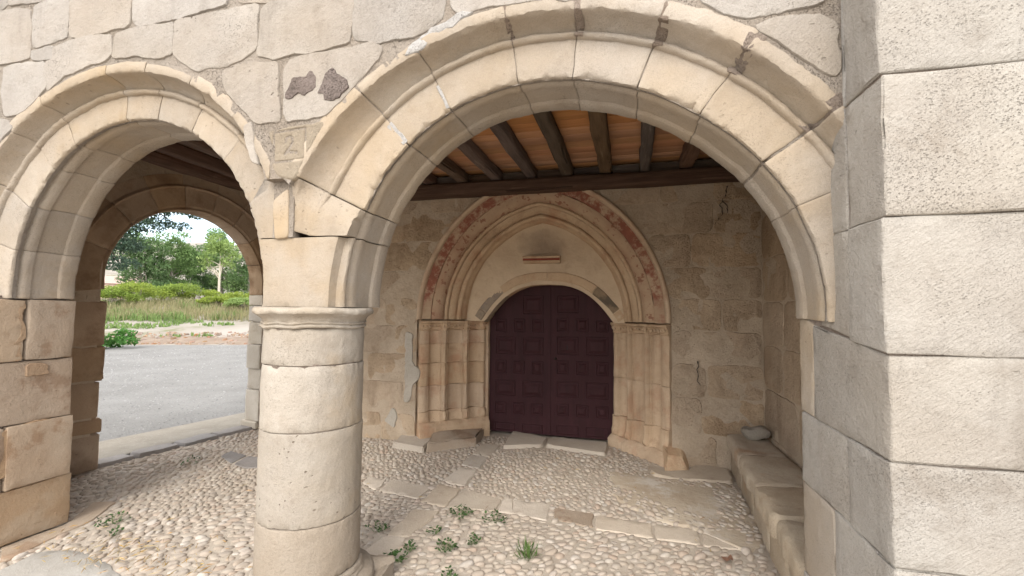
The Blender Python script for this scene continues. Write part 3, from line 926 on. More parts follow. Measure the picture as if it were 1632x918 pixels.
def smooth_path(pts, n=3):
    P = np.array(pts, float)
    for _ in range(n):
        Q = [P[0]]
        for a, c in zip(P[:-1], P[1:]): Q += [a * .75 + c * .25, a * .25 + c * .75]
        P = np.array(Q + [P[-1]])
    return [tuple(p) for p in P]
ribbon('carved_figure', smooth_path(TWO, 2), .0028, crv, wall, .0045)
for a, c in zip(FRAME[:-1], FRAME[1:]): ribbon('carved_line', [a, c], .0022, crv, wall, .0045)
ribbon('carved_dot', [(DOT[0][0] - .003, DOT[0][1]), (DOT[0][0] + .003, DOT[0][1])], .003, crv, wall, .0045)
# patches where the pale skin of the stone has come away, and a smear of white mortar
for P in WORN:
    stone('bare_patch', P, front, .02, WORNM, wall, bevel=.002, wob=.026, relief=.004, step=.012, tilt=0, round_it=0, height=lambda a, c: .010)
stone('repair_mortar', WHITE, front, .02, WHITEM, wall, bevel=.006, wob=.022, relief=.008, step=.03, tilt=0, height=lambda a, c: .003)

# ---------------------------------------------------------------- buttress on the right
but = thing('stone_buttress', (1.35, 1.95, 0), 'bright wide stone buttress of large tooled blocks at the right edge', 'buttress')
X0 = .795
bz = [0., .40, .811, 1.134, 1.467, 1.91, 2.377, 2.86, 3.32, 3.8]
ysp = [2.455, 2.12, 1.985, 2.30, 1.935, 1.94, 1.935, 1.95, 1.94]
for k in range(9):
    z0, z1 = bz[k] + .0015, bz[k + 1] - .002
    yb = ysp[k]
    xo = X0 + (-.004, .004, .0, .003, -.003, .004, 0, .003, 0)[k]
    c = box8(xo, 1.95, 1.69 + (.0, .004, -.003, .002, .0, -.004, .003, 0, 0)[k], yb - .004, z0, z1)
    c = [list(p) for p in c]
    if k == 3:
        for i in (6, 7): c[i][2] = 1.545
    if k == 4:
        for i in (2, 3): c[i][2] = 1.497
    if k == 2:
        pass
    block('buttress_stone', c, BUTT, but, bevel=.006, edge=.0055, rough=.005, step=.035)
    if yb < 2.4:
        ye = 2.455 if k < 4 else 2.20
        c = [list(p) for p in box8(X0 + .003, 1.6, yb + .004, ye, z0, z1)]
        if k == 3:
            for i in (4, 5): c[i][2] = 1.549
            for i in (6, 7): c[i][2] = 1.592
        if k == 4:
            for i in (0, 1): c[i][2] = 1.505
            for i in (2, 3): c[i][2] = 1.545
        block('jamb_stone', c, BUTT if k > 3 or k == 2 else ARCHM, but, bevel=.006, edge=.0055, rough=.005, step=.035)
mesh_obj('mortar_core', box8(X0 + .011, 1.9, 1.703, 2.43, .01, 3.78), [(0, 1, 3, 2), (4, 6, 7, 5), (0, 4, 5, 1), (2, 3, 7, 6), (0, 2, 6, 4), (1, 5, 7, 3)], MORT, but, smooth=False)

# ---------------------------------------------------------------- the round column
CX, CY, RC = -1.703, 2.2, .262
colm = thing('stone_column', (CX, CY, 0), 'stout round limestone column of four drums between the two arches', 'column')
zj = [.215, .495, .965, 1.301, 1.492]
for k in range(4):
    z0, z1 = zj[k] + (.0 if k == 0 else .002), zj[k + 1] - .002
    rc = RC + (.004, .002, 0, -.001)[k]
    pr = [(rc - .06, z0)] + [(rc - .004, z0), (rc - .001, z0 + .002), (rc, z0 + .005)]
    nn = max(4, int((z1 - z0) / .018))
    pr += [(rc, z0 + .014 + (z1 - z0 - .028) * i / nn) for i in range(1, nn)]
    pr += [(rc, z1 - .005), (rc - .001, z1 - .002), (rc - .004, z1), (rc - .06, z1)]
    lathe('drum', pr, CX, CY, COLM if k else PLINTH, colm, seg=150, rough=.0038, sd=k * 5.1, chip=.026)
lathe('joint_mortar', [(RC - .010, .2), (RC - .010, 1.5)], CX, CY, MORT, colm, seg=48, rough=.002)
capp = [(RC - .05, 1.490), (RC + .002, 1.490), (RC + .010, 1.494), (RC + .013, 1.500), (RC + .009, 1.506), (RC + .003, 1.509), (RC + .004, 1.512), (RC + .010, 1.515), (RC + .011, 1.520), (RC + .004, 1.525),
        (RC + .006, 1.532), (RC + .012, 1.542), (RC + .022, 1.552), (RC + .034, 1.559), (RC + .037, 1.563), (RC + .046, 1.567), (RC + .050, 1.575), (RC + .050, 1.583), (RC + .046, 1.592), (RC + .036, 1.599), (RC - .05, 1.6015)]
lathe('capital', capp, CX, CY, COLM, colm, seg=150, rough=.011, sd=9.)
bp = [(RC - .05, .205), (RC + .004, .213), (RC + .016, .208), (RC + .022, .197), (RC + .020, .186), (RC + .028, .178), (RC + .030, .168), (RC + .045, .158), (RC + .07, .15), (RC + .082, .135), (RC + .084, .115), (RC + .076, .095), (RC + .02, .09)]
lathe('base_moulding', bp, CX, CY, PLINTH, colm, seg=96, rough=.008, sd=3.)
HP = .345
block('plinth', box8(CX - HP, CX + HP, CY - HP, CY + HP, -.03, .098), PLINTH, colm, edge=.022, rough=.012, step=.06)
for sx in (-1, 1):
    for sy in (-1, 1):
        a = math.atan2(sy, sx)
        v, fcs = [], []
        for i in range(7):
            t = i / 6
            rr_ = RC + .05 + t * .16
            wd = .075 * (1 - t) + .03
            hh = .05 * (1 - t * .55)
            for s in np.linspace(-1, 1, 7):
                v.append((CX + rr_ * math.cos(a) - s * wd * math.sin(a), CY + rr_ * math.sin(a) + s * wd * math.cos(a), .094 + hh * math.cos(s * PI / 2)))
        for i in range(6):
            for j in range(6): fcs.append((i * 7 + j, i * 7 + j + 1, i * 7 + j + 8, i * 7 + j + 7))
        fcs.append(tuple(6 * 7 + j for j in range(7)))
        mesh_obj('corner_spur', v, fcs, PLINTH, colm)

# ================================================================ end wall (left) with its arch to the road
EP, ET, EN = np.array((-5.0, 3.35)), np.array((.178, .984)), np.array((.984, -.178))
ET = ET / np.linalg.norm(ET); EN = EN / np.linalg.norm(EN)
def endw(u, v, w):
    p = EP + ET * u + EN * w
    return (p[0], p[1], v)
ew = thing('end_wall', (-5.05, 3.4, 0), 'shaded inner end wall with a round arch opening onto the pale road', 'wall')
EC, ER = (.825, 1.86), .845
def pr_E(t):
    r = ER
    return [(r + .40, -.26), (r + .40, .0), (r + .30, 0), (r + .285, .004), (r + .275, .022), (r + .262, .03), (r + .25, .022), (r + .244, .004), (r + .10, 0), (r + .05, -.002), (r + .04, -.016), (r + .028, -.022), (r + .016, -.012), (r + .006, -.012), (r, -.022), (r, -.255), (r + .01, -.265)]
def place_E(a, t, b): return endw(EC[0] + a * math.cos(t), EC[1] + a * math.sin(t), b)
te = [-.12, .35, .72, 1.05, 1.38, 1.72, 2.05, 2.4, 2.8, 3.26]
for k in range(len(te) - 1):
    sweep('voussoir', pr_E, place_E, te[k] + .003, te[k + 1] - .003, max(6, int((te[k + 1] - te[k]) / .04)), ENDW, ew, rough=.004)
# inner face masonry: courses on the near pier, and above the arch
ez = [0., .36, .50, .86, 1.205, 1.645]
eo = [.0, .012, -.02, .008, .002]
for k in range(5):
    for a, c in ((-1.25, -.5), (-.49, eo[k])):
        c8 = [endw(u, v, w) for v in (ez[k] + .003, ez[k + 1] - .003) for w in (-.27, .0) for u in (a, c)]
        block('pier_stone', c8, ENDW, ew, edge=.012, rough=.008)
fz = [0., .10, .50, .78, 1.10, 1.40, 1.62, 1.76]
fo = [-.03, .0, .02, -.005, .012, .0, .0]
FARM = stone_mat('daylit_jamb_stone', (.56, .51, .44), (.47, .42, .35), (.34, .28, .21), pit=.4, var=.16)  # paler copy of the end wall stone, daylight put into the colour
for k in range(7):
    c8 = [endw(u, v, w) for v in (fz[k] + .003, fz[k + 1] - .003) for w in (-.30 if k == 0 else -.265, .0) for u in (1.672 + fo[k], 2.3)]
    block('far_jamb_stone', c8, FARM, ew, edge=.005, rough=.006, step=.045)
gz = [1.655, 2.1, 2.5, 2.95, 3.35]
for k in range(4):
    u = -1.25
    while u < 2.2:
        L_ = rr.uniform(.45, .7)
        u1 = min(u + L_, 2.25)
        mid = (u + u1) / 2
        corners = [(u, gz[k]), (u1, gz[k]), (u1, gz[k + 1]), (u, gz[k + 1])]
        if all(math.hypot(q[0] - EC[0], q[1] - EC[1]) > ER + .26 for q in corners + [(mid, gz[k]), (mid, gz[k + 1])]):
            stone('wall_stone', [(u, gz[k]), (u1 - .008, gz[k]), (u1 - .008, gz[k + 1] - .008), (u, gz[k + 1] - .008)], endw, .05, ENDW, ew, bevel=.006, wob=.006, relief=.008, step=.08)
        u = u1
vs, fs = [], []
us = np.linspace(-1.3, 2.32, 90)
for u in us:
    d = (ER + .22) ** 2 - (u - EC[0]) ** 2
    z = (EC[1] + math.sqrt(d)) if d > 0 else (.02 if u < -.05 or u > 1.75 else 1.7)
    if d > 0 and (u < -.05 or u > 1.75): z = .02
    vs += [endw(u, z, -.006), endw(u, 4.0, -.006), endw(u, 4.0, -.25), endw(u, z, -.25)]
for i in range(len(us) - 1):
    for j in range(4):
        a, c = i * 4 + j, i * 4 + (j + 1) % 4
        fs.append((a, c, c + 4, a + 4))
mesh_obj('mortar_core', vs, fs, MORTI, ew, smooth=False)

# ================================================================ church wall behind, with the pointed portal
YB = 5.05
PCX, PZ, PR0, POFF, PA = -1.02, 1.47, 1.70, .25, 1.45
def back(u, v, w): return (u, YB - w, v)
cw = thing('church_wall', (-1.5, 5.1, 0), 'rough tan church wall of worn plastered masonry behind the porch', 'wall')
def hole(z):
    """half-width of the portal hole at height z"""
    if z <= PZ: return PA
    d = PR0 ** 2 - (z - PZ) ** 2
    return max(0., math.sqrt(d) - POFF) if d > POFF ** 2 else 0.
cz = [0., .33, .71, 1.055, 1.40, 1.73, 2.06, 2.42, 2.76, 3.1, 3.45]
rr = random.Random(23)
for k in range(len(cz) - 1):
    z0, z1 = cz[k], cz[k + 1] - .007
    zs = np.linspace(z0, z1, 6)
    for side in (-1, 1):
        xe = -4.60 if side < 0 else 1.31
        x = xe
        while True:
            wd = rr.uniform(.36, .74)
            x1 = x - side * wd
            h0, h1 = hole(z0), hole(z1)
            lim = PCX + side * max(h0, h1)
            stop = False
            if (side > 0 and x1 < lim + .22) or (side < 0 and x1 > lim - .22): stop = True
            a, c = (x1 + .007, x) if side > 0 else (x, x1 - .007)
            if stop:
                edge = [(PCX + side * (hole(z) + .01), z) for z in zs]
                if h1 == 0 and side < 0: edge = [(min(q[0], PCX - .004), q[1]) for q in edge]
                poly = ([(x, z0)] + [(x, z1)] + edge[::-1]) if side > 0 else (edge + [(x, z1), (x, z0)])
            else:
                poly = [(a, z0 + rr.uniform(-.01, .01)), (c, z0 + rr.uniform(-.01, .01)), (c, z1), (a, z1)]
            if abs(poly[0][0] - poly[1][0]) + abs(poly[-1][0] - poly[1][0]) > .02:
                stone('wall_stone', poly, back, .09, INNER, cw, bevel=.005, wob=.014, relief=.018, step=.05, tilt=.010)
            if stop: break
            x = x1
# mortar bed behind those stones (with the portal hole)
vs, fs = [], []
zs = np.linspace(0, 3.5, 60)
for z in zs:
    h = hole(z) + .012
    vs += [(-4.62, YB + .001, z), (PCX - h, YB + .001, z), (PCX + h, YB + .001, z), (1.36, YB + .001, z)]
for i in range(len(zs) - 1):
    b = i * 4
    fs += [(b, b + 1, b + 5, b + 4), (b + 2, b + 3, b + 7, b + 6)]
mesh_obj('mortar_bed', vs, fs, MORTI, cw, smooth=False, recalc=False)
mesh_obj('wall_backing', box8(-4.62, 1.36, 5.95, 6.1, -.1, 4.0), [(0, 1, 3, 2), (4, 6, 7, 5), (0, 4, 5, 1), (2, 3, 7, 6), (0, 2, 6, 4), (1, 5, 7, 3)], MORTI, cw, smooth=False)
for P in PLASTER:
    stone('plaster_patch', P, back, .03, PLASTM, cw, bevel=.006, wob=.02, relief=.006, step=.04, tilt=0, height=lambda a, c: .016)
# ragged cracks as dark wedges, the shade of the gap put into the colour
for pts in ([(.995, 2.90), (.985, 2.80), (.93, 2.74), (.95, 2.66), (.935, 2.58), (.87, 2.50)], [(.945, 2.74), (.99, 2.70), (1.0, 2.62)], [(.70, 1.085), (.695, .98), (.70, .86), (.735, .835)]):
    def crk(pts=pts):
        v, fc = [], []
        P = smooth_path(pts, 3)
        for i, p in enumerate(P):
            wdt = max(.0012, .0045 * (1 - .8 * i / len(P)) + .005 * nz((p[0], p[1], 0), 34, 3))
            dx = .022 * nz((p[0], p[1], 0), 26, 8)
            v += [(p[0] + dx - wdt, YB - .017, p[1]), (p[0] + dx + wdt, YB - .017, p[1]), (p[0] + dx, YB + .05, p[1])]
        for i in range(len(P) - 1):
            b = i * 3
            fc += [(b, b + 1, b + 4, b + 3), (b + 1, b + 2, b + 5, b + 4), (b + 2, b, b + 3, b + 5)]
        mesh_obj('crack_shade', v, fc, IRON, cw, smooth=False)
    crk()

por = thing('pointed_portal', (PCX, 5.35, 0), 'pointed gothic stone portal with moulded jambs and a flaking red painted band', 'portal')
def parc(d, y, fr, side):
    """point on the pointed arch, d inward from the outer curve, fr 0 spring .. 1 apex"""
    rad = PR0 - d
    phi = math.acos(min(1, POFF / rad))        # angle at apex from the centre
    a = fr * phi
    x = -side * POFF + side * rad * math.cos(a)
    return (PCX + x, y, PZ + rad * math.sin(a))
def archivolt(name, prof, mat, rough=.004, n=34):
    vs, fs = [], []
    m = len(prof)
    path = [(-1, i / n) for i in range(n + 1)] + [(1, 1 - i / n) for i in range(1, n + 1)]
    SEED[0] += 1
    for sd, fr in path:
        for d, y in prof:
            w = Vector(parc(d, y, fr, sd))
            w += nv(w, 6, SEED[0]) * rough + nv(w, 22, SEED[0]) * rough * .7
            vs.append(tuple(w))
    for i in range(len(path) - 1):
        for j in range(m):
            j2 = (j + 1) % m
            fs.append((i * m + j, i * m + j2, (i + 1) * m + j2, (i + 1) * m + j))
    fs += [tuple(range(m - 1, -1, -1)), tuple((len(path) - 1) * m + j for j in range(m))]
    return mesh_obj(name, vs, fs, mat, por, sharp=50)
def arcpts(c, rad, a0, a1, n):
    return [(c[0] + rad * math.cos(R(a0 + (a1 - a0) * i / n)), c[1] + rad * math.sin(R(a0 + (a1 - a0) * i / n))) for i in range(n + 1)]
BK = 5.9
archivolt('label_moulding', [(-.012, 5.16), (-.012, 5.03), (-.005, 5.012), (.012, 5.004), (.03, 5.010), (.042, 5.028), (.047, 5.06), (.047, 5.16)], PORT)
archivolt('painted_band', [(.045, 5.3), (.047, 5.062), (.095, 5.072), (.148, 5.092), (.150, 5.3)], REDP, .006)
archivolt('hollow_moulding', [(.149, 5.35), (.151, 5.094)] + [(.155 + .115 * math.sin(R(a)), 5.105 + .105 * (1 - math.cos(R(a)))) for a in range(0, 91, 15)] + [(.275, 5.225), (.275, 5.35)], ROSE, .006)
archivolt('roll_moulding', [(.272, 5.4), (.275, 5.235), (.268, 5.222), (.275, 5.205), (.292, 5.198), (.308, 5.207), (.314, 5.225), (.311, 5.245), (.315, 5.4)], PORT)
archivolt('inner_hollow', [(.314, 5.45), (.315, 5.248)] + [(.318 + .07 * math.sin(R(a)), 5.25 + .085 * (1 - math.cos(R(a)))) for a in range(0, 91, 18)] + [(.392, 5.35), (.392, 5.45)], PORT)
archivolt('inner_roll', [(.39, 5.5), (.392, 5.355), (.386, 5.335), (.396, 5.314), (.418, 5.306), (.438, 5.318), (.446, 5.34), (.444, 5.362), (.462, 5.385), (.476, 5.41), (.478, 5.5)], PORT)
# tympanum with the flat door arch cut out of it
DCX, DW, DZ, DH = -.955, .80, 1.435, .475
def door_arch(x):
    t = min(1, abs((x - DCX) / DW))
    return DZ + DH * (1 - t ** 2.65)
ya = 5.455
vs, fs = [], []
nxs = 64
xs = np.linspace(-.99, .99, nxs)
rows = 14
for x in xs:
    rad = PR0 - .47
    xx = abs(x)
    zt = PZ + math.sqrt(max(0, rad ** 2 - (xx + POFF) ** 2)) + .01 if xx + POFF < rad else PZ
    zb = min(max(door_arch(PCX + x), PZ - .02), zt)
    for j in range(rows):
        z = zb + (zt - zb) * j / (rows - 1)
        p = (PCX + x, ya, z)
        vs.append((p[0], ya + .022 * nz(p, 3, 2) + .010 * nz(p, 9, 5), z))
for i in range(nxs - 1):
    for j in range(rows - 1): fs.append((i * rows + j, (i + 1) * rows + j, (i + 1) * rows + j + 1, i * rows + j + 1))
mesh_obj('tympanum', vs, fs, TYMP, por, recalc=False)
# depressed arch moulding over the door, as separate stones
def da_path(n=72):
    P = []
    for i in range(n + 1):
        a = PI * i / n
        x = DCX + DW * math.cos(a)
        P.append((x, door_arch(x)))
    P[0] = (DCX + DW, DZ); P[-1] = (DCX - DW, DZ)
    return np.array(P)
dp = da_path()
tg = np.gradient(dp, axis=0)
tg /= np.linalg.norm(tg, axis=1)[:, None]
nrm = np.c_[tg[:, 1], -tg[:, 0]]
GREYST = stone_mat('blackened_arch_stone', (.36, .28, .20), (.25, .20, .155), (.11, .095, .08), pit=.4, bump=1.2, var=.2, blotch=3.5, stain=((.10, .088, .075), 3.1, .5, .58, .75))
def dprof():
    return [(.15, 5.6), (.15, 5.452), (.145, 5.442), (.06, 5.440), (.05, 5.446), (.042, 5.465), (.03, 5.475), (.018, 5.468), (.008, 5.475), (0, 5.49), (0, 5.66), (.02, 5.67)]
cuts = [0, 9, 20, 36, 52, 63, 72]
for a, c in zip(cuts[:-1], cuts[1:]):
    vs, fs = [], []
    pr = dprof(); m = len(pr)
    SEED[0] += 1
    ks = list(range(a, c + 1))
    for q, k in enumerate(ks):
        for o_, y in pr:
            p = dp[k] + nrm[k] * o_ + (tg[k] * (.004 if q == 0 else (-.004 if q == len(ks) - 1 else 0)))
            w = Vector((p[0], y, p[1]))
            w += nv(w, 9, SEED[0]) * .006
            vs.append(tuple(w))
    for i in range(len(ks) - 1):
        for j in range(m):
            j2 = (j + 1) % m
            fs.append((i * m + j, i * m + j2, (i + 1) * m + j2, (i + 1) * m + j))
    fs += [tuple(range(m - 1, -1, -1)), tuple((len(ks) - 1) * m + j for j in range(m))]
    mesh_obj('door_arch_stone', vs, fs, GREYST if (a in (9, 52, 63)) else PORT, por, sharp=50)
# small moulded shelf on the tympanum
shp = [(0, 2.165), (.045, 2.168), (.058, 2.178), (.06, 2.19), (.075, 2.196), (.085, 2.206), (.086, 2.222), (.1, 2.228), (.105, 2.24), (.1, 2.25), (0, 2.253)]
vs, fs = [], []
for x in np.linspace(-1.245, -.79, 9):
    for d, z in shp:
        k = 1 if abs(x + 1.0175) < .22 else .97
        vs.append((x, 5.47 - d * k - .02, z + .002 * nz((x, d, z), 20, 4)))
m = len(shp)
for i in range(8):
    for j in range(m):
        j2 = (j + 1) % m
        fs.append((i * m + j, i * m + j2, (i + 1) * m + j2, (i + 1) * m + j))
fs += [tuple(range(m)), tuple(8 * m + j for j in range(m))]
mesh_obj('shelf', vs, fs, PORT, por)
shs = mesh_obj('painted_stripe', box8(-1.243, -.792, 5.364, 5.40, 2.197, 2.222), [(0, 1, 3, 2), (4, 6, 7, 5), (0, 4, 5, 1), (2, 3, 7, 6), (0, 2, 6, 4), (1, 5, 7, 3)], simple_mat('dull_red_paint', (.22, .055, .035), (.16, .045, .03), 12, .9, .2), por, smooth=False)

# splayed jambs: a loft of one moulded plan profile
JL_ = math.hypot(.62, .61)
def jamb_off(t):
    """projection of the shafts and hollows along the splay, t in metres from the outer edge"""
    o = 0.
    for tc, rad, amp in ((.055, .05, .016), (.30, .030, .052), (.575, .030, .052), (.80, .035, .045)):
        d = abs(t - tc)
        if d < rad: o = max(o, amp * math.sqrt(1 - (d / rad) ** 2))
    for tc, rad, dep in ((.185, .070, .042), (.44, .090, .045), (.69, .070, .042)):
        d = abs(t - tc)
        if d < rad: o = min(o, -dep * math.sqrt(1 - (d / rad) ** 2))
    return o
TT = np.unique(np.concatenate([np.linspace(0, JL_, 60), [.27, .33, .545, .605, .115, .255, .35, .53, .62, .76]]))
def jamb_pt(side, t, off, z):
    xo, xi = (-2.445, -1.775) if side < 0 else (.42, -.17)
    ux, uy = (xi - xo) / JL_, .61 / JL_
    nx, ny = -side * uy * 1.0, -abs(ux)
    n = math.hypot(nx, ny)
    return (xo + ux * t + nx / n * off, YB + uy * t + ny / n * off, z)
def jamb_section(name, side, levels, mat, rough=.004):
    """levels: [(z, base offset, share of the moulding kept)]"""
    vs, fs = [], []
    SEED[0] += 1
    m = len(TT) + 2
    for z, bo, kp in levels:
        row = [jamb_pt(side, 0, -.25, z)] + [jamb_pt(side, t, bo + kp * jamb_off(t), z) for t in TT] + [jamb_pt(side, JL_, -.25, z)]
        for q in row:
            w = Vector(q)
            w += nv(w, 7, SEED[0]) * rough + nv(w, 25, SEED[0]) * rough * .7
            vs.append(tuple(w))
    for i in range(len(levels) - 1):
        for j in range(m - 1):
            fs.append((i * m + j, i * m + j + 1, (i + 1) * m + j + 1, (i + 1) * m + j))
    fs += [tuple(range(m - 1, -1, -1)), tuple((len(levels) - 1) * m + j for j in range(m))]
    return mesh_obj(name, vs, fs, mat, por, sharp=45)
for side in (-1, 1):
    zf = .10 if side < 0 else .0
    jamb_section('plinth', side, [(-.05, .10, 0), (.06 + zf, .10, 0), (.085 + zf, .095, 0), (.10 + zf, .075, 0), (.12 + zf, .055, .0), (.13 + zf, .045, .15)], PORT, .012)
    jamb_section('shaft_base', side, [(.125 + zf, .035, .3), (.15 + zf, .038, .9), (.19 + zf, .034, 1.1), (.22 + zf, .022, 1.0), (.30 - zf * .3 + .03, .014, 1.0), (.335, .018, 1.05), (.35, .012, 1.), (.352, -.02, .9)], PORT, .007)
    cuts = [.352, .66, .93, 1.17, 1.335] if side < 0 else [.352, .80, 1.335]
    for a, c in zip(cuts[:-1], cuts[1:]):
        nlev = max(3, int((c - a) / .07))
        jamb_section('jamb_course', side, [(a + .001, -.006, 1), (a + .004, 0, 1)] + [(a + (c - a) * i / nlev, 0, 1) for i in range(1, nlev)] + [(c - .004, 0, 1), (c - .001, -.006, 1)], PORT, .005)
    jamb_section('capital', side, [(1.334, .0, 1), (1.342, .014, .9), (1.352, .012, .9), (1.36, .006, .9), (1.375, .012, .95), (1.395, .024, .8), (1.41, .036, .6), (1.418, .04, .5), (1.42, .03, .5), (1.425, .046, .35), (1.445, .052, .3), (1.452, .044, .3), (1.456, .02, .3)], PORT, .006)
    # carved leaves under the abacus
    lr = random.Random(5 + side)
    lv, lf = [], []
    for t in np.arange(.03, JL_ - .02, .042):
        c0 = np.array(jamb_pt(side, t, .028 + .75 * jamb_off(t), 1.388 + lr.uniform(-.008, .008)))
        rad = lr.uniform(.012, .020)
        b = len(lv)
        for i in range(5):
            for j in range(8):
                a1, a2 = PI * i / 4, 2 * PI * j / 8
                lv.append(tuple(c0 + rad * np.array((math.sin(a1) * math.cos(a2), math.sin(a1) * math.sin(a2) * .8, math.cos(a1) * 1.1)) * (1 + .25 * math.sin(3 * a2))))
        for i in range(4):
            for j in range(8): lf.append((b + i * 8 + j, b + i * 8 + (j + 1) % 8, b + (i + 1) * 8 + (j + 1) % 8, b + (i + 1) * 8 + j))
    mesh_obj('carved_leaf_band', lv, lf, PORT, por, recalc=False)['kind'] = 'stuff'
# jamb reveal between the last shaft and the door
for sx, xa in ((-1, -1.755 - .25), (1, -.155)):
    block('door_jamb', box8(xa, xa + .25, 5.635, 5.95, -.02, DZ + .03), PORT, por, edge=.006, rough=.004)
block('footing', [(-2.63, 4.76, -.02), (-2.2, 4.70, -.02), (-2.68, 5.12, -.02), (-2.24, 5.06, -.02), (-2.62, 4.77, .065), (-2.21, 4.715, .06), (-2.68, 5.12, .07), (-2.24, 5.06, .065)], SLAB, por, edge=.015, rough=.01)
block('footing', [(-2.2, 4.73, -.02), (-1.72, 5.1, -.02), (-2.28, 5.15, -.02), (-1.77, 5.55, -.02), (-2.18, 4.75, .11), (-1.73, 5.12, .10), (-2.28, 5.15, .12), (-1.77, 5.55, .11)], JAMB, por, edge=.03, rough=.02)
block('footing', [(.36, 4.84, -.02), (.58, 4.90, -.02), (.34, 5.1, -.02), (.62, 5.1, -.02), (.39, 4.90, .13), (.53, 4.95, .11), (.35, 5.1, .24), (.56, 5.1, .2)], PORT, por, edge=.02, rough=.02, step=.04)

# ---------------------------------------------------------------- double door
dr = thing('double_door', (DCX, 5.70, 0), 'closed maroon wooden double door with raised coffered panels', 'door')
YD = 5.69
def leaf_outline(x0, x1, z0=.03):
    P = [(x0, z0), (x1, z0)]
    xs = np.linspace(x1, x0, 26)
    return P + [(x, max(door_arch(x) + .012, DZ - .02) + .0) for x in xs]
ROWS_R = [(.02, .165, 2), (.275, .43, 3), (.505, .71, 2), (.79, .965, 3), (1.035, 1.27, 2), (1.325, 1.50, 3), (1.555, 1.80, 2)]
for side, (xa, xb) in enumerate(((-1.765, DCX - .004), (DCX + .004, -.145))):
    yo = YD + (.012 if side == 0 else 0)
    P = leaf_outline(xa, xb)
    n = len(P)
    vs = [(p[0], yo, p[1]) for p in P] + [(p[0], yo + .05, p[1]) for p in P]
    fs = [tuple(range(n)), tuple(range(2 * n - 1, n - 1, -1))] + [(i, (i + 1) % n, n + (i + 1) % n, n + i) for i in range(n)]
    lf = mesh_obj('leaf', vs, fs, DOORM, dr, smooth=False)
    inner0 = xa + .085 if side == 0 else xa + .075
    inner1 = xb - .085
    for z0, z1, cnt in ROWS_R:
        dz = -.02 if side == 0 else .0
        wtot = inner1 - inner0
        gap = .085
        pw = (wtot - gap * (cnt - 1)) / cnt
        for c in range(cnt):
            a = inner0 + c * (pw + gap)
            b = a + pw
            zt = min(z1 + dz, min(door_arch(a), door_arch(b)) - .07)
            zb = max(z0 + dz, .045)
            if zt - zb < .05: continue
            # outer frame moulding, sunk field and raised centre
            prof = [(0, 0), (.003, -.007), (.010, -.008), (.016, -.001), (.019, .003), (.024, .003), (.062 if cnt == 2 else .05, -.013), (.068 if cnt == 2 else .056, -.0135)]
            vs, fs = [], []
            for ins, dy in prof:
                vs += [(a + ins, yo + dy, zb + ins), (b - ins, yo + dy, zb + ins), (b - ins, yo + dy, zt - ins), (a + ins, yo + dy, zt - ins)]
            for i in range(len(prof) - 1):
                for j in range(4): fs.append((i * 4 + j, i * 4 + (j + 1) % 4, i * 4 + 4 + (j + 1) % 4, i * 4 + 4 + j))
            q = (len(prof) - 1) * 4
            fs.append((q, q + 1, q + 2, q + 3))
            if zt - zb > .14: mesh_obj('panel', vs, fs, DOORM, lf, smooth=False)
            elif zt - zb > .08:
                vs2 = [v_ for v_ in vs[:12]]
                mesh_obj('panel', vs[:16], fs[:12] + [(12, 13, 14, 15)], DOORM, lf, smooth=False)
    if side == 0:
        mesh_obj('meeting_strip', box8(xb - .028, xb + .012, yo - .022, yo + .002, .035, DZ + DH - .01), [(0, 1, 3, 2), (4, 6, 7, 5), (0, 4, 5, 1), (2, 3, 7, 6), (0, 2, 6, 4), (1, 5, 7, 3)], DOORM, lf, smooth=False)
    else:
        mesh_obj('keyhole', [(x, yo + y, z) for x, y, z in box8(-.742, -.732, -.024, .0, 1.10, 1.155)], [(0, 1, 3, 2), (4, 6, 7, 5), (0, 4, 5, 1), (2, 3, 7, 6), (0, 2, 6, 4), (1, 5, 7, 3)], IRON, lf, smooth=False)
        hv, hf = [], []
        for i in range(5):
            for j in range(10):
                a1, a2 = PI / 2 * i / 4, 2 * PI * j / 10
                hv.append((-.885 + .018 * math.cos(a1) * math.cos(a2), yo - .003 - .022 * math.sin(a1), .985 + .018 * math.cos(a1) * math.sin(a2)))
        for i in range(4):
            for j in range(10): hf.append((i * 10 + j, i * 10 + (j + 1) % 10, (i + 1) * 10 + (j + 1) % 10, (i + 1) * 10 + j))
        mesh_obj('knob', hv, hf, IRON, lf)

# ---------------------------------------------------------------- side wall on the right
sw = thing('side_wall', (1.4, 3.7, 0), 'plain shaded stone side wall above the bench at the right', 'wall')
def sidef(u, v, w): return (1.315 - w, u, v)
rr = random.Random(31)
sz = [0., .42, .86, 1.28, 1.7, 2.12, 2.55, 3.0, 3.4]
for k in range(len(sz) - 1):
    y = 2.44
    while y < 5.04:
        y1 = min(y + rr.uniform(.5, .85), 5.055)
        if 5.055 - y1 < .2: y1 = 5.055
        stone('wall_stone', [(y, sz[k]), (y1 - .006, sz[k]), (y1 - .006, sz[k + 1] - .006), (y, sz[k + 1] - .006)], sidef, .05, INNER, sw, bevel=.005, wob=.008, relief=.010, step=.09)
        y = y1
mesh_obj('mortar_bed', box8(1.32, 1.6, 2.43, 5.95, -.05, 4.), [(0, 1, 3, 2), (4, 6, 7, 5), (0, 4, 5, 1), (2, 3, 7, 6), (0, 2, 6, 4), (1, 5, 7, 3)], MORTI, sw, smooth=False)

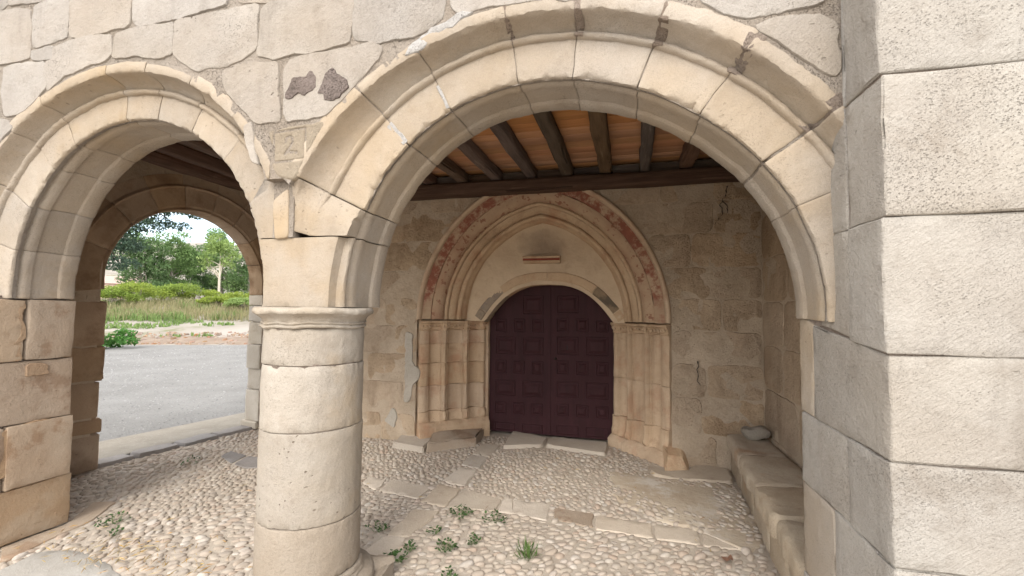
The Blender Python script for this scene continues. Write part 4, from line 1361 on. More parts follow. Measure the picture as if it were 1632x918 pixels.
# ---------------------------------------------------------------- bench
be = thing('stone_bench', (1.1, 3.8, 0), 'long low stone bench with rounded worn slabs along the right wall', 'bench')
def bx(y): return .948 - .064 * (4.9 - y)
by = [2.42, 3.02, 3.62, 4.28, 5.03]
rr = random.Random(8)
for a, c in zip(by[:-1], by[1:]):
    n = 7
    edge = [(bx(a + (c - a) * i / n) + rr.uniform(-.014, .014), a + (c - a) * i / n) for i in range(n + 1)]
    edge[0] = (bx(a), a + .004); edge[-1] = (bx(c), c - .004)
    poly = edge + [(1.31, c - .004), (1.31, a + .004)]
    dzt = rr.uniform(-.008, .008)
    stone('bench_slab', poly, lambda u, v, w, d=dzt: (u, v, .392 + d + w), .125, BENCHM, be, bevel=.032, wob=.012, relief=.014, step=.035, tilt=.012)
by2 = [2.40, 2.95, 3.42, 3.9, 4.45, 5.03]
for a, c in zip(by2[:-1], by2[1:]):
    block('bench_footing', [(bx(a) + .05, a + .003, -.03), (1.31, a + .003, -.03), (bx(c) + .05, c - .003, -.03), (1.31, c - .003, -.03), (bx(a) + .045, a + .003, .272), (1.31, a + .003, .272), (bx(c) + .045, c - .003, .272), (1.31, c - .003, .272)], BENCHM, be, edge=.014, rough=.016)

# stone lying on the bench
vs, fs = [], []
nu, nvv = 20, 14
for i in range(nvv + 1):
    for j in range(nu):
        a1, a2 = PI * i / nvv, 2 * PI * j / nu
        q = np.array((math.sin(a1) * math.cos(a2), math.sin(a1) * math.sin(a2), math.cos(a1)))
        q = np.sign(q) * np.abs(q) ** .62
        x, y, z = q * np.array((.125, .068, .058))
        z += .02 * (-x / .135) * (x < 0) + .012 * math.sin(x * 28)
        p = np.array((x, y, z)) + np.array(nv((x, y, z), 9, 4.)) * .026 + np.array(nv((x, y, z), 26, 4.)) * .008
        ca, sa = math.cos(.12), math.sin(.12)
        vs.append((1.172 + p[0] * ca - p[1] * sa, 4.80 + p[0] * sa + p[1] * ca, .45 + p[2]))
for i in range(nvv):
    for j in range(nu): fs.append((i * nu + j, i * nu + (j + 1) % nu, (i + 1) * nu + (j + 1) % nu, (i + 1) * nu + j))
ROCKM = stone_mat('pale_grey_rock', (.40, .36, .30), (.33, .29, .24), (.22, .18, .145), pit=.4, bump=2., var=.02)
rk = mesh_obj('loose_stone', vs, fs, ROCKM, None, sharp=25, loc=(1.172, 4.80, .39))
fin(rk, 'pale broken stone lying at the far end of the bench', 'stone')

# ---------------------------------------------------------------- ceiling of joists and boards
ce = thing('porch_ceiling', (-1.8, 3.8, 3.0), 'porch ceiling of dark hewn joists under orange pine boards', 'ceiling')
block('wall_plate', box8(-4.75, 1.33, 4.86, 5.045, 2.925, 3.062), BEAMX, ce, bevel=.02, edge=.02, rough=.012, step=.12)
rr = random.Random(15)
jx = [-4.9 + .402 * k for k in range(16)]
jx = [x for x in jx if x < 1.25]
base_j = -.231
jx = sorted([base_j + .41 * k for k in range(-11, 4)] )
for x in jx:
    w = rr.uniform(.055, .068)
    dx = rr.uniform(-.035, .035)
    zb = 3.066 + rr.uniform(-.004, .012)
    block('joist', [(x - w + dx, 2.43, zb + .01), (x + w + dx, 2.43, zb + .01), (x - w, 5.04, zb), (x + w, 5.04, zb), (x - w + dx, 2.43, 3.196), (x + w + dx, 2.43, 3.196), (x - w, 5.04, 3.196), (x + w, 5.04, 3.196)], BEAM, ce, bevel=.018, edge=.016, rough=.014, step=.12)
for a, c in zip(jx[:-1], jx[1:]):
    mesh_obj('blocking_board', box8(a + .06, c - .06, 4.972, 4.992, 3.068, 3.168), [(0, 1, 3, 2), (4, 6, 7, 5), (0, 4, 5, 1), (2, 3, 7, 6), (0, 2, 6, 4), (1, 5, 7, 3)], BEAMX, ce, smooth=False)
y = 2.40
while y < 5.04:
    w = rr.uniform(.15, .19)
    x = -5.25
    cuts_ = [-5.3, rr.choice((-2.2, -1.5, -2.9)) + rr.uniform(-.2, .2), 1.36] if rr.random() < .5 else [-5.3, 1.36]
    for a, c in zip(cuts_[:-1], cuts_[1:]):
        z = 3.2 + rr.uniform(0, .004)
        block('ceiling_board', box8(a + .002, c - .002, y + .0025, min(y + w, 5.05) - .0025, z, z + .025), BOARD, ce, bevel=.004, edge=.003, rough=.0015, step=.4)
    y += w
mesh_obj('light_seal_deck', box8(-5.6, 1.6, 2.3, 6.1, 3.24, 3.4), [(0, 1, 3, 2), (4, 6, 7, 5), (0, 4, 5, 1), (2, 3, 7, 6), (0, 2, 6, 4), (1, 5, 7, 3)], BEAM, ce, smooth=False)  # unseen deck added above the boards to keep light out

# ================================================================ floor of the porch
def top(u, v, w): return (u, v, w)
FLOORP = [(-3.98, 1.0), (1.0, 1.0), (.98, 5.06), (-.1, 5.6), (-1.8, 5.6), (-2.6, 5.1), (-4.75, 5.1), (-5.22, 3.36), (-4.6, 2.4), (-3.98, 2.4)]
fl = mesh_obj('cobbled_floor', [(-5.6, .9, -.006), (1.6, .9, -.006), (1.6, 6.0, -.006), (-4.75, 6.0, -.006), (-4.86, 5.05, -.006), (-5.16, 3.38, -.006), (-5.32, 2.4, -.006), (-5.6, 1.9, -.006)], [tuple(range(8))], SOIL, None, smooth=False, loc=(-1.8, 3.4, 0))
fin(fl, 'porch floor of pale rounded cobbles crossed by bands of flat slabs', None, None, 'structure')
def shrink(P, d):
    return ngon_inset(ccw(P), d)
flat = []
for k, P in enumerate(SLABS):
    if k == 19:
        m = JAMB
    elif k in (15, 16):
        m = GREYS
    elif k == 18:
        m = PALEG
    elif k == 9:
        m = JAMB
    else:
        m = SLAB
    P = ccw(P)
    if k not in (18, 19): P = shrink(P, .006)
    big = k in (17,)
    stone('paving_slab', P, top, .08, m, fl, bevel=.006, wob=.014, relief=.004, step=.025, tilt=.003, round_it=1, height=(lambda a, c: .050) if big else (lambda a, c: .003))
    flat.append(P)
for P in THRESH:
    stone('threshold_slab', P, top, .12, SLAB, fl, bevel=.02, wob=.014, relief=.008, step=.04, tilt=.004, height=lambda a, c: .035)
    flat.append(ccw(P))
kq = [0., .36, .80, 1.22, 1.72]
rr = random.Random(3)
for a, c in zip(kq[:-1], kq[1:]):
    P = [tuple((EP + ET * u + EN * w)) for u, w in ((a + .006, -.30 + rr.uniform(-.02, .02)), (c - .006, -.30 + rr.uniform(-.02, .02)), (c - .006, -.055 + rr.uniform(-.02, .02)), (a + .006, -.055 + rr.uniform(-.02, .02)))]
    stone('kerb_stone', P, top, .12, GREYS, fl, bevel=.02, wob=.016, relief=.010, step=.04, tilt=.01, height=lambda a, c: .03)
    flat.append(ccw(P))
# trodden earth and lime in the corner by the bench
e1 = ccw(EARTH)
def eh(a, c):
    return .010 + .012 * nz((a, c, 0), 3.5, 4) + .006 * nz((a, c, 0), 12, 9)
stone('trodden_patch', [tuple(p) for p in e1] , top, .05, EARTHM, fl, bevel=.012, wob=.05, relief=.004, step=.06, tilt=0, height=eh)
flat_soft = e1
stone('corner_slab', [(.22, 4.62), (.60, 4.60), (.96, 4.64), (.98, 5.04), (.62, 5.04), (.58, 4.86), (.40, 4.80), (.2, 4.80)], top, .06, SLAB, fl, bevel=.02, wob=.015, relief=.012, step=.05, height=lambda a, c: .03)
flat.append(ccw([(.22, 4.62), (.96, 4.64), (.98, 5.04), (.2, 5.0)]))

# cobbles: jittered rows turned panel by panel
def cob_shape(sd):
    r_ = random.Random(sd)
    v, fc = [], []
    n = 9
    e = r_.uniform(.75, 1.05)
    ph = r_.uniform(0, 6)
    for ring, (rad, h) in enumerate(((1.0, -.35), (1.0, .18), (.80, .70), (.42, .95))):
        for i in range(n):
            a = 2 * PI * i / n
            k = 1 + .10 * math.sin(2 * a + ph) + .07 * math.sin(3 * a + ph * 2)
            v.append((rad * k * math.cos(a), rad * k * math.sin(a), h * e))
    v.append((0, 0, 1.02 * e))
    for r_i in range(3):
        for i in range(n):
            j = (i + 1) % n
            fc.append((r_i * n + i, r_i * n + j, (r_i + 1) * n + j, (r_i + 1) * n + i))
    for i in range(n): fc.append((3 * n + i, 3 * n + (i + 1) % n, 4 * n))
    return np.array(v), fc
shapes = [cob_shape(40 + i) for i in range(7)]
def panel_dir(x, y):
    if x < -3.2: return 1.9
    if x < -1.68: return 2.2 if y > 3.88 else .9
    if y > 3.72: return 2.05
    return .55
rr = random.Random(77)
P = []
sx, sy = .072, .050
tri = []
# relaxed dart throwing on a grid, anisotropic by panel
cell = .05
gridd = {}
cand = []
for i in range(90000):
    cand.append((rr.uniform(-5.25, 1.0), rr.uniform(1.05, 5.6)))
cx_ = np.array([c[0] for c in cand]); cy_ = np.array([c[1] for c in cand])
ok = inpoly(cx_, cy_, FLOORP)
for Q in flat: ok &= ~inpoly(cx_, cy_, ngon_inset(np.array(Q), -.018))
dist_e = inpoly(cx_, cy_, ngon_inset(np.array(flat_soft), .26))
ok &= ~dist_e
ok &= ~((np.abs(cx_ - CX) < HP - .01) & (np.abs(cy_ - CY) < HP - .01))
ok &= ~((cx_ > X0 - .02) & (cy_ < 2.46))
for x, y, o in zip(cx_, cy_, ok):
    if not o: continue
    a = panel_dir(x, y) + .25 * nz((x, y, 0), 1.3, 5)
    ca, sa = math.cos(a), math.sin(a)
    big = 1.0 + .28 * nz((x, y, 0), 2.1, 2) + .12 * (y < 2.6) + rr.uniform(-.26, .28)
    gi, gj = int(x / cell), int(y / cell)
    good = True
    for ii in (-1, 0, 1):
        for jj in (-1, 0, 1):
            for (qx, qy, qb) in gridd.get((gi + ii, gj + jj), ()):
                dx, dy = x - qx, y - qy
                u, v = dx * ca + dy * sa, -dx * sa + dy * ca
                m = .5 * (big + qb)
                if (u / (.058 * m)) ** 2 + (v / (.040 * m)) ** 2 < .9: good = False; break
            if not good: break
        if not good: break
    if good:
        gridd.setdefault((gi, gj), []).append((x, y, big))
        tri.append((x, y, a, big))
print('cobbles', len(tri))
def cob_geom(x, y, a, big, r_):
    s, fc = shapes[r_.randrange(7)]
    L_, w_, h_ = .0335 * big * r_.uniform(.85, 1.15), .0225 * big * r_.uniform(.82, 1.12), .0150 * big * r_.uniform(.65, 1.3)
    a = a + r_.uniform(-.4, .4)
    v = s * np.array((L_, w_, h_))
    tx, ty = r_.uniform(-.22, .22), r_.uniform(-.16, .16)
    v[:, 2] += v[:, 0] * tx + v[:, 1] * ty
    ca, sa = math.cos(a), math.sin(a)
    q = np.c_[v[:, 0] * ca - v[:, 1] * sa, v[:, 0] * sa + v[:, 1] * ca, v[:, 2]]
    return q, fc
def zfloor(x, y):
    if inpoly(np.array([x]), np.array([y]), flat_soft)[0]: return .003
    return -.0075 + .006 * nz((x, y, 0), 1.7, 8)
# the cobbles that show largest stay single objects, the rest are one mass
def seen(x, y):
    d = math.hypot(x, y)
    ang = math.atan2(x, y)
    infr = -.98 < ang < .46 and y > 1.95 + .0 * x
    # roughly inside the frame's lower edge and not behind the piers
    dep = x * f.x + y * f.y
    low = dep > 2.35
    hid = (-.72 < ang < -.53) or (x / y > .33) or (y < 2.5 and x < -3.9)
    return (1 / d ** 2) if (infr and low and not hid) else 0
order = sorted(range(len(tri)), key=lambda i: -seen(tri[i][0], tri[i][1]) * tri[i][3] ** 2)
single = set(order[:296])
mesh_cache = []
mv, mf = [], []
for i, (x, y, a, big) in enumerate(tri):
    r_ = random.Random(i)
    q, fc = cob_geom(x, y, a, big, r_)
    z = zfloor(x, y)
    if i in single:
        if len(mesh_cache) < 40:
            me = bpy.data.meshes.new('cobble')
            me.from_pydata(q.tolist(), [], fc)
            me.polygons.foreach_set('use_smooth', [True] * len(me.polygons))
            me.materials.append(PEB)
            mesh_cache.append(me)
            rz = 0
        else:
            me = mesh_cache[i % 40]
            rz = 0
        o = bpy.data.objects.new('cobble', me)
        COL.objects.link(o)
        o.parent = fl
        o.location = (x + 1.8, y - 3.4, z)
        # shared meshes keep their panel's direction, turned a little
        o.rotation_euler = (0, 0, r_.uniform(-.25, .25))
    else:
        b = len(mv)
        q = q + np.array((x, y, z))
        mv += q.tolist()
        mf += [tuple(b + k for k in fc_) for fc_ in fc]
cm = mesh_obj('cobbles', mv, mf, PEBS, fl, recalc=False)
cm.data.set_sharp_from_angle(angle=R(80))
cm['kind'] = 'stuff'

# straw and dry bits on the floor
STRAW = simple_mat('dry_straw', (.36, .27, .15), (.24, .17, .09), 20, .9, 0, island=True)
vs, fs = [], []
rr = random.Random(91)
for i in range(420):
    if i < 240:
        x, y = rr.gauss(-3.0, .35), rr.gauss(2.25, .14)
        if y < 2.05: continue
    else:
        x, y = rr.uniform(-4, .7), rr.uniform(2.3, 4.9)
        if rr.random() > .45: continue
    a, L_, w_ = rr.uniform(0, PI), rr.uniform(.02, .07), .0016
    dx, dy = math.cos(a) * L_ / 2, math.sin(a) * L_ / 2
    z = .022 + rr.uniform(0, .008)
    b = len(vs)
    nx_, ny_ = -math.sin(a) * w_, math.cos(a) * w_
    vs += [(x - dx - nx_, y - dy - ny_, z), (x - dx + nx_, y - dy + ny_, z), (x + dx + nx_, y + dy + ny_, z + .004), (x + dx - nx_, y + dy - ny_, z + .004), (x, y, z + .007)]
    fs += [(b, b + 1, b + 4), (b + 1, b + 2, b + 4), (b + 2, b + 3, b + 4), (b + 3, b, b + 4)]
st = mesh_obj('dry_straw', vs, fs, STRAW, None, smooth=False, recalc=False, loc=(-3, 2.4, 0))
fin(st, 'scattered dry straw and bits of grass on the cobbles', None, None, 'stuff')

# ---------------------------------------------------------------- weeds between the cobbles
WEED = leaf_mat('weed_leaf', (.06, .115, .033), (.03, .065, .02), .25)
WEEDB = leaf_mat('weed_blade', (.12, .19, .05), (.06, .11, .03), .25)
def weed(name, x, y, rad, n, kind, label, group='weeds growing between the cobbles'):
    r_ = random.Random(int(abs(x * 1000 + y * 77)))
    root = thing(name, (x, y, .0), label, 'weed', group)
    lv, lf, sv, sf = [], [], [], []
    def quadleaf(c, a, el, L_, w_):
        d = np.array((math.cos(a) * math.cos(el), math.sin(a) * math.cos(el), math.sin(el)))
        s = np.array((-math.sin(a), math.cos(a), 0))
        up = np.cross(d, s)
        b = len(lv)
        for t, k, dr in ((0, .12, 0), (.35, .85, .03), (.7, .8, .02), (1., .1, -.08)):
            p = c + d * L_ * t - up * dr * L_ * 1.5
            lv.append(tuple(p - s * w_ * k)); lv.append(tuple(p + s * w_ * k))
        for q in range(3): lf.append((b + 2 * q, b + 2 * q + 1, b + 2 * q + 3, b + 2 * q + 2))
    for i in range(n):
        a = r_.uniform(0, 2 * PI)
        d = rad * math.sqrt(r_.random())
        px_, py_ = x + d * math.cos(a), y + d * math.sin(a)
        if kind == 'blade':
            L_ = r_.uniform(.05, .13)
            quadleaf(np.array((x + .4 * (px_ - x), y + .4 * (py_ - y), .015)), r_.uniform(0, 2 * PI), r_.uniform(.35, 1.3), L_, .0045)
        else:
            hgt = r_.uniform(.012, .065) * (1.15 - .6 * d / rad)
            quadleaf(np.array((px_, py_, .01 + hgt)), r_.uniform(0, 2 * PI), r_.uniform(-.25, .7), r_.uniform(.016, .032), r_.uniform(.006, .011))
            if i % 3 == 0:
                b = len(sv)
                w_ = .0014
                sv += [(x + .3 * (px_ - x) - w_, y + .3 * (py_ - y), .0), (x + .3 * (px_ - x) + w_, y + .3 * (py_ - y), .0), (px_ + w_, py_, .012 + hgt), (px_ - w_, py_, .012 + hgt), (px_, py_ + w_, .012 + hgt), (x + .3 * (px_ - x), y + .3 * (py_ - y) + w_, 0)]
                sf += [(b, b + 1, b + 2, b + 3), (b, b + 5, b + 4, b + 3)]
    mesh_obj('leaves', lv, lf, WEEDB if kind == 'blade' else WEED, root, smooth=False, recalc=False)
    if sv: mesh_obj('stem', sv, sf, WEEDB, root, smooth=False, recalc=False)
    return root
for x, y, rad, n, kind, lab in (
    (-3.66, 2.56, .10, 46, 'leaf', 'low dark green weed beside the foot of the left pier'),
    (-3.46, 2.45, .045, 18, 'leaf', 'small tuft just in front of the weed at the left pier'),
    (-1.43, 2.66, .075, 60, 'leaf', 'tallest dark weed close beside the column base'),
    (-1.40, 2.80, .04, 22, 'leaf', 'thin upright sprig beside the slab edge near the column'),
    (-1.17, 2.86, .075, 48, 'leaf', 'broad leafed weed among cobbles right of the column'),
    (-1.03, 3.00, .055, 30, 'leaf', 'small round weed halfway between column and grass tuft'),
    (-1.33, 3.05, .05, 22, 'leaf', 'tiny weed at the inner edge of the second slab'),
    (-1.25, 3.36, .11, 60, 'leaf', 'wide leafy weed by the slab crossing'),
    (-.98, 3.35, .085, 42, 'leaf', 'leafy weed just right of the slab crossing'),
    (-.63, 2.92, .13, 54, 'blade', 'spiky tuft of bright grass blades among the cobbles'),
    (-1.02, 2.58, .045, 20, 'leaf', 'small weed at the lower edge of the picture among cobbles'),
    (-1.74, 2.98, .08, 34, 'leaf', 'low weed on the column side of the slab path'),
    (-4.30, 3.72, .10, 26, 'leaf', 'faint weed growing near the end wall opening'),
):
    weed('weed', x, y, rad, n, kind, lab)
for x, y, a in ((.63, 3.2, .3), (.58, 3.16, 1.2)):
    pass
lv, lf = [], []
DEAD = simple_mat('dead_leaf', (.19, .10, .065), (.13, .07, .045), 20, .8, .2)
for k in range(2):
    x, y, a = .60 + .028 * k, 3.20 + .012 * (k % 3), k * 1.3
    b = len(lv)
    for i in range(5):
        t = i / 4
        w_ = .016 * math.sin(PI * (t * .9 + .05))
        p = np.array((x + math.cos(a) * (t - .5) * .06, y + math.sin(a) * (t - .5) * .06, .030 + .012 * (t - .5) ** 2 * 4))
        s = np.array((-math.sin(a), math.cos(a), .3)) * w_
        lv += [tuple(p - s), tuple(p + s)]
    for i in range(4): lf.append((b + 2 * i, b + 2 * i + 1, b + 2 * i + 3, b + 2 * i + 2))
dl = mesh_obj('dead_leaf', lv, lf, DEAD, None, recalc=False, loc=(.62, 3.2, 0))
fin(dl, 'curled dry reddish leaf on the cobbles near the bench', 'leaf')

# ================================================================ outside: ground, road, field
FN = np.array((-.364, .931))
FP = np.array((-20.86, 13.93))
def ss(t): t = min(1, max(0, t)); return t * t * (3 - 2 * t)
def hgt(x, y):
    q = (x - FP[0]) * FN[0] + (y - FP[1]) * FN[1]
    d = math.hypot(x, y)
    ang = math.atan2(-x, y)
    w = ss((ang - .1) / .4) * ss((1.9 - ang) / .4)
    h = .45 * ss(q / 3.5) + 1.25 * ss((q - 3) / 10) + .8 * ss((q - 15) / 30)
    h += .07 * ss(q / 1.5) * nz((x, y, 0), .5, 3) + .15 * ss(q / 3) * nz((x, y, 0), .17, 6)
    h = h * (w if q > 0 else 0)
    far = ss((d - 160) / 260)
    h += far * (47 + 14 * nz((x, y, 0), .006, 2) + 4 * nz((x, y, 0), .03, 4)) * (.35 + .65 * w)
    return h
rads = np.concatenate([[0, 4, 8, 12, 16, 18], np.arange(20, 50, .6), np.geomspace(51, 1600, 46)])
angs = np.linspace(-PI, PI, 241)
angs = np.unique(np.concatenate([np.linspace(-PI, PI, 97), np.linspace(.55, 1.15, 130)]))
vs, fs = [], []
for r_ in rads:
    for a in angs:
        x, y = -math.sin(a) * r_, math.cos(a) * r_
        vs.append((x, y, hgt(x, y) - .045))
na = len(angs)
for i in range(len(rads) - 1):
    for j in range(na - 1): fs.append((i * na + j, i * na + j + 1, (i + 1) * na + j + 1, (i + 1) * na + j))
gr = mesh_obj('ground', vs, fs, GROUND, None, recalc=False)
fin(gr, 'dry pale field ground rising gently to a low hill', None, None, 'structure')
rp = [(-9.3, -10), (-6.09, 4.12), (-5.71, 5.8), (-5.3, 7.6), (-5.3, 20.1), (-40, 6.4), (-40, -10)]
road = mesh_obj('road', [(x, y, -.028) for x, y in rp], [tuple(range(len(rp)))], ROADM, None, smooth=False, recalc=False)
fin(road, 'wide pale gravelly concrete road beyond the arch', None, None, 'structure')
fc_ = mesh_obj('bounce_sheet', [(-9.0, -14, -.032), (9, -14, -.032), (9, 1.75, -.032), (-5.6, 1.75, -.032)], [(0, 1, 2, 3)], BOUNCEM, None, smooth=False, recalc=False)  # unseen pale sheet added to bounce light into the porch
fin(fc_, 'added pale ground sheet out of view, bouncing light into the porch', None, None, 'structure')
dpn = [(-5.55, 2.2), (-5.35, 3.3), (-5.05, 5.3), (-4.9, 6.4), (-5.62, 6.2), (-5.70, 5.8), (-6.08, 4.12), (-6.5, 2.2)]
ds = mesh_obj('dirt_strip', [(x, y, -.018 + (.01 if i < 4 else 0)) for i, (x, y) in enumerate(dpn)], [tuple(range(len(dpn)))], DIRT, None, smooth=False, recalc=False)
fin(ds, 'tan dirt strip between the kerb and the road', None, None, 'structure')
# road gravel close to the porch
vs, fs = [], []
rr = random.Random(61)
GRAV = simple_mat('road_gravel', (.235, .23, .225), (.15, .147, .143), 9, .9, .2, island=True, sat=(.8, 1.2))
for i in range(9000):
    u, v = rr.random() ** 1.5, rr.uniform(-1.2, 9)
    x0 = -5.8 - u * 11
    y0 = 4.2 + v + (-(x0 + 6) * .55)
    if (x0, y0) and not inpoly(np.array([x0]), np.array([y0]), rp)[0]: continue
    s = rr.uniform(.005, .016) * (1 + .8 * u) * (1.6 if rr.random() < .06 else 1)
    b = len(vs)
    a = rr.uniform(0, 6)
    for k in range(5): vs.append((x0 + s * math.cos(a + k * 1.256) * rr.uniform(.7, 1.2), y0 + s * math.sin(a + k * 1.256) * rr.uniform(.7, 1.2), -.028))
    vs.append((x0, y0, -.028 + s * .75))
    fs += [(b + k, b + (k + 1) % 5, b + 5) for k in range(5)]
gv = mesh_obj('gravel', vs, fs, GRAV, None, smooth=False, recalc=False)
fin(gv, 'loose gravel scattered over the road beyond the arch', None, None, 'stuff')

def polar(ratio, d):
    """ground position from the direction x/y = ratio at distance d"""
    k = d / math.sqrt(1 + ratio * ratio)
    return ratio * k, k
# low bank of reddish rubble and stones beyond the road
rr = random.Random(5)
vs, fs = [], []
for i in range(900):
    t = rr.random()
    q = rr.uniform(.3, 2.6)
    base = FP + np.array((.931, .364)) * rr.uniform(-1, 9) + FN * q
    x, y = base
    s = rr.uniform(.03, .10) * (1.5 if rr.random() < .1 else 1)
    z = hgt(x, y) - .045
    b = len(vs)
    for k in range(6): vs.append((x + s * math.cos(k * 1.047) * rr.uniform(.7, 1.2), y + s * math.sin(k * 1.047) * rr.uniform(.7, 1.2), z - .02))
    for k in range(6): vs.append((x + s * .6 * math.cos(k * 1.047) * rr.uniform(.7, 1.2), y + s * .6 * math.sin(k * 1.047) * rr.uniform(.7, 1.2), z + s * rr.uniform(.4, .8)))
    fs += [(b + k, b + (k + 1) % 6, b + 6 + (k + 1) % 6, b + 6 + k) for k in range(6)] + [tuple(b + 6 + k for k in range(6))]
RUB = simple_mat('rubble_stone', (.25, .20, .16), (.19, .125, .09), .8, .95, .3, island=True)
ru = mesh_obj('rubble', vs, fs, RUB, None, smooth=False, recalc=False)
fin(ru, 'band of reddish rubble and clods along the far road edge', None, None, 'stuff')
vs, fs = [], []
for i in range(40):
    for j in range(5):
        base = FP + np.array((.931, .364)) * (-2 + i * .3) + FN * (.2 + j * .45 + .12 * math.sin(i))
        x, y = base
        vs.append((x, y, hgt(x, y) - .045 + (.05 + .05 * nz((x, y, 0), 1.5, 2) if 0 < j < 4 else -.03)))
for i in range(39):
    for j in range(4): fs.append((i * 5 + j, i * 5 + j + 1, (i + 1) * 5 + j + 1, (i + 1) * 5 + j))
rs = mesh_obj('red_soil_bank', vs, fs, REDSOIL, None, recalc=False)
fin(rs, 'low bank of reddish soil beside the far edge of the road', None, None, 'structure')

# grasses of the field
def tuft_field(name, label, mat, n, q0, q1, s0, s1, h0, h1, seed, wid=.012, dens=None):
    r_ = random.Random(seed)
    vs, fs = [], []
    for i in range(n):
        base = FP + np.array((.931, .364)) * r_.uniform(s0, s1) + FN * r_.uniform(q0, q1)
        x, y = base
        if dens and nz((x, y, 0), dens[0], seed) < dens[1]: continue
        z = hgt(x, y) - .05
        for k in range(5):
            a = r_.uniform(0, 2 * PI)
            L_ = r_.uniform(h0, h1)
            ln = r_.uniform(.1, .55)
            w_ = wid * r_.uniform(.6, 1.3)
            bx_, by_ = x + r_.gauss(0, .09), y + r_.gauss(0, .09)
            b = len(vs)
            dx, dy = math.cos(a), math.sin(a)
            sx_, sy_ = -dy * w_, dx * w_
            vs += [(bx_ - sx_, by_ - sy_, z), (bx_ + sx_, by_ + sy_, z), (bx_ + dx * L_ * ln * .35 + sx_ * .8, by_ + dy * L_ * ln * .35 + sy_ * .8, z + L_ * .6), (bx_ + dx * L_ * ln * .35 - sx_ * .8, by_ + dy * L_ * ln * .35 - sy_ * .8, z + L_ * .6), (bx_ + dx * L_ * ln, by_ + dy * L_ * ln, z + L_)]
            fs += [(b, b + 1, b + 2, b + 3), (b + 3, b + 2, b + 4)]
    o = mesh_obj(name, vs, fs, mat, None, smooth=False, recalc=False)
    return fin(o, label, None, None, 'stuff')
DRYG = leaf_mat('dry_grass', (.33, .28, .16), (.19, .20, .09), .4)
GRNG = leaf_mat('green_grass', (.20, .28, .09), (.12, .19, .06), .4)
tuft_field('dry_grass', 'tall dry and green grass in front of the vine bushes', DRYG, 6200, 6.5, 13.5, -16, 22, .15, .65, 3, .014)
tuft_field('green_grass', 'fresh green weeds along the grassy bank', GRNG, 6500, 6.2, 13, -14, 20, .12, .5, 4, .02, (.35, .0))
tuft_field('low_weeds', 'low grey green weeds on the dry ground beyond the road', GRNG, 1300, 1.6, 6.5, -8, 14, .06, .22, 5, .035, (.45, .08))

# ---------------------------------------------------------------- trees and bushes
def leaf_cloud(blobs, n, size, seed, up=.35, hollow=.0):
    """many small two-triangle leaf sprays through the volume of several ellipsoid clumps"""
    r_ = np.random.RandomState(seed)
    wts = np.array([b[3] * b[4] * b[5] for b in blobs]) ** .67
    wts /= wts.sum()
    idx = r_.choice(len(blobs), n, p=wts)
    B = np.array(blobs)[idx]
    d = r_.normal(size=(n, 3)); d /= np.linalg.norm(d, axis=1)[:, None]
    rad = (hollow + (1 - hollow) * r_.random(n)) ** .45
    c = B[:, :3] + d * rad[:, None] * B[:, 3:6]
    keep = np.array([nz(p, 1.1 / max(.2, size * 3.2), seed) > -.22 for p in c])
    c = c[keep]; n = len(c)
    t = r_.normal(size=(n, 3)); t[:, 2] += up * r_.random(n)
    t /= np.linalg.norm(t, axis=1)[:, None]
    s = np.cross(t, r_.normal(size=(n, 3))); s /= np.linalg.norm(s, axis=1)[:, None]
    L_ = size * r_.uniform(.6, 1.35, n)[:, None]
    w_ = L_ * r_.uniform(.3, .5, n)[:, None]
    V = np.stack([c - t * L_ * .5, c + s * w_ * .5 , c + t * L_ * .5, c - s * w_ * .5], 1).reshape(-1, 3)
    F_ = [(4 * i, 4 * i + 1, 4 * i + 2, 4 * i + 3) for i in range(n)]
    return V, F_
def limb(vs, fs, a, c, r0_, r1_, bend=.0, seg=6, k=5, seed=0):
    a, c = np.array(a, float), np.array(c, float)
    b0 = len(vs)
    ax = c - a
    ax /= np.linalg.norm(ax) + 1e-9
    s = np.cross(ax, (.3, .9, .1)); s /= np.linalg.norm(s)
    t = np.cross(ax, s)
    for i in range(k + 1):
        fr = i / k
        p = a + (c - a) * fr + np.array(nv(a + (c - a) * fr, 1.1, seed)) * bend * math.sin(PI * min(1, fr * 1.1))
        rad = r0_ + (r1_ - r0_) * fr
        for j in range(seg):
            an = 2 * PI * j / seg
            vs.append(tuple(p + (s * math.cos(an) + t * math.sin(an)) * rad))
    for i in range(k):
        for j in range(seg):
            j2 = (j + 1) % seg
            fs.append((b0 + i * seg + j, b0 + i * seg + j2, b0 + (i + 1) * seg + j2, b0 + (i + 1) * seg + j))
def tree(name, x, y, label, cat, blobs, n, size, lmat, bmat, trunk_h, tr, seed, group=None, hollow=.2, limbs=6):
    z = hgt(x, y) - .05
    root = thing(name, (x, y, z), label, cat, group)
    BL = [(x + b[0], y + b[1], z + b[2], b[3], b[4], b[5]) for b in blobs]
    V, F_ = leaf_cloud(BL, n, size, seed, hollow=hollow)
    mesh_obj('crown', V, F_, lmat, root, smooth=False, recalc=False)
    vs, fs = [], []
    r_ = random.Random(seed)
    limb(vs, fs, (x, y, z - .1), (x + r_.uniform(-.2, .2), y, z + trunk_h), tr, tr * .6, .3 * tr * 4, seed=seed)
    for i in range(limbs):
        b = BL[r_.randrange(len(BL))]
        st_ = z + trunk_h * r_.uniform(.45, 1)
        limb(vs, fs, (x, y, st_), (b[0], b[1], b[2] + .2 * b[5]), tr * .42, tr * .1, tr * 2, 5, 4, seed + i)
    mesh_obj('trunk', vs, fs, bmat, root)
    return root
def toward(ratio):
    """unit vector to the right as seen from the porch"""
    n = math.sqrt(1 + ratio * ratio)
    return np.array((1 / n, -ratio / n))
PINE = leaf_mat('dark_pine_needles', (.075, .12, .075), (.04, .07, .05), .2)
POPL = leaf_mat('poplar_leaves', (.19, .29, .10), (.12, .20, .07), .35)
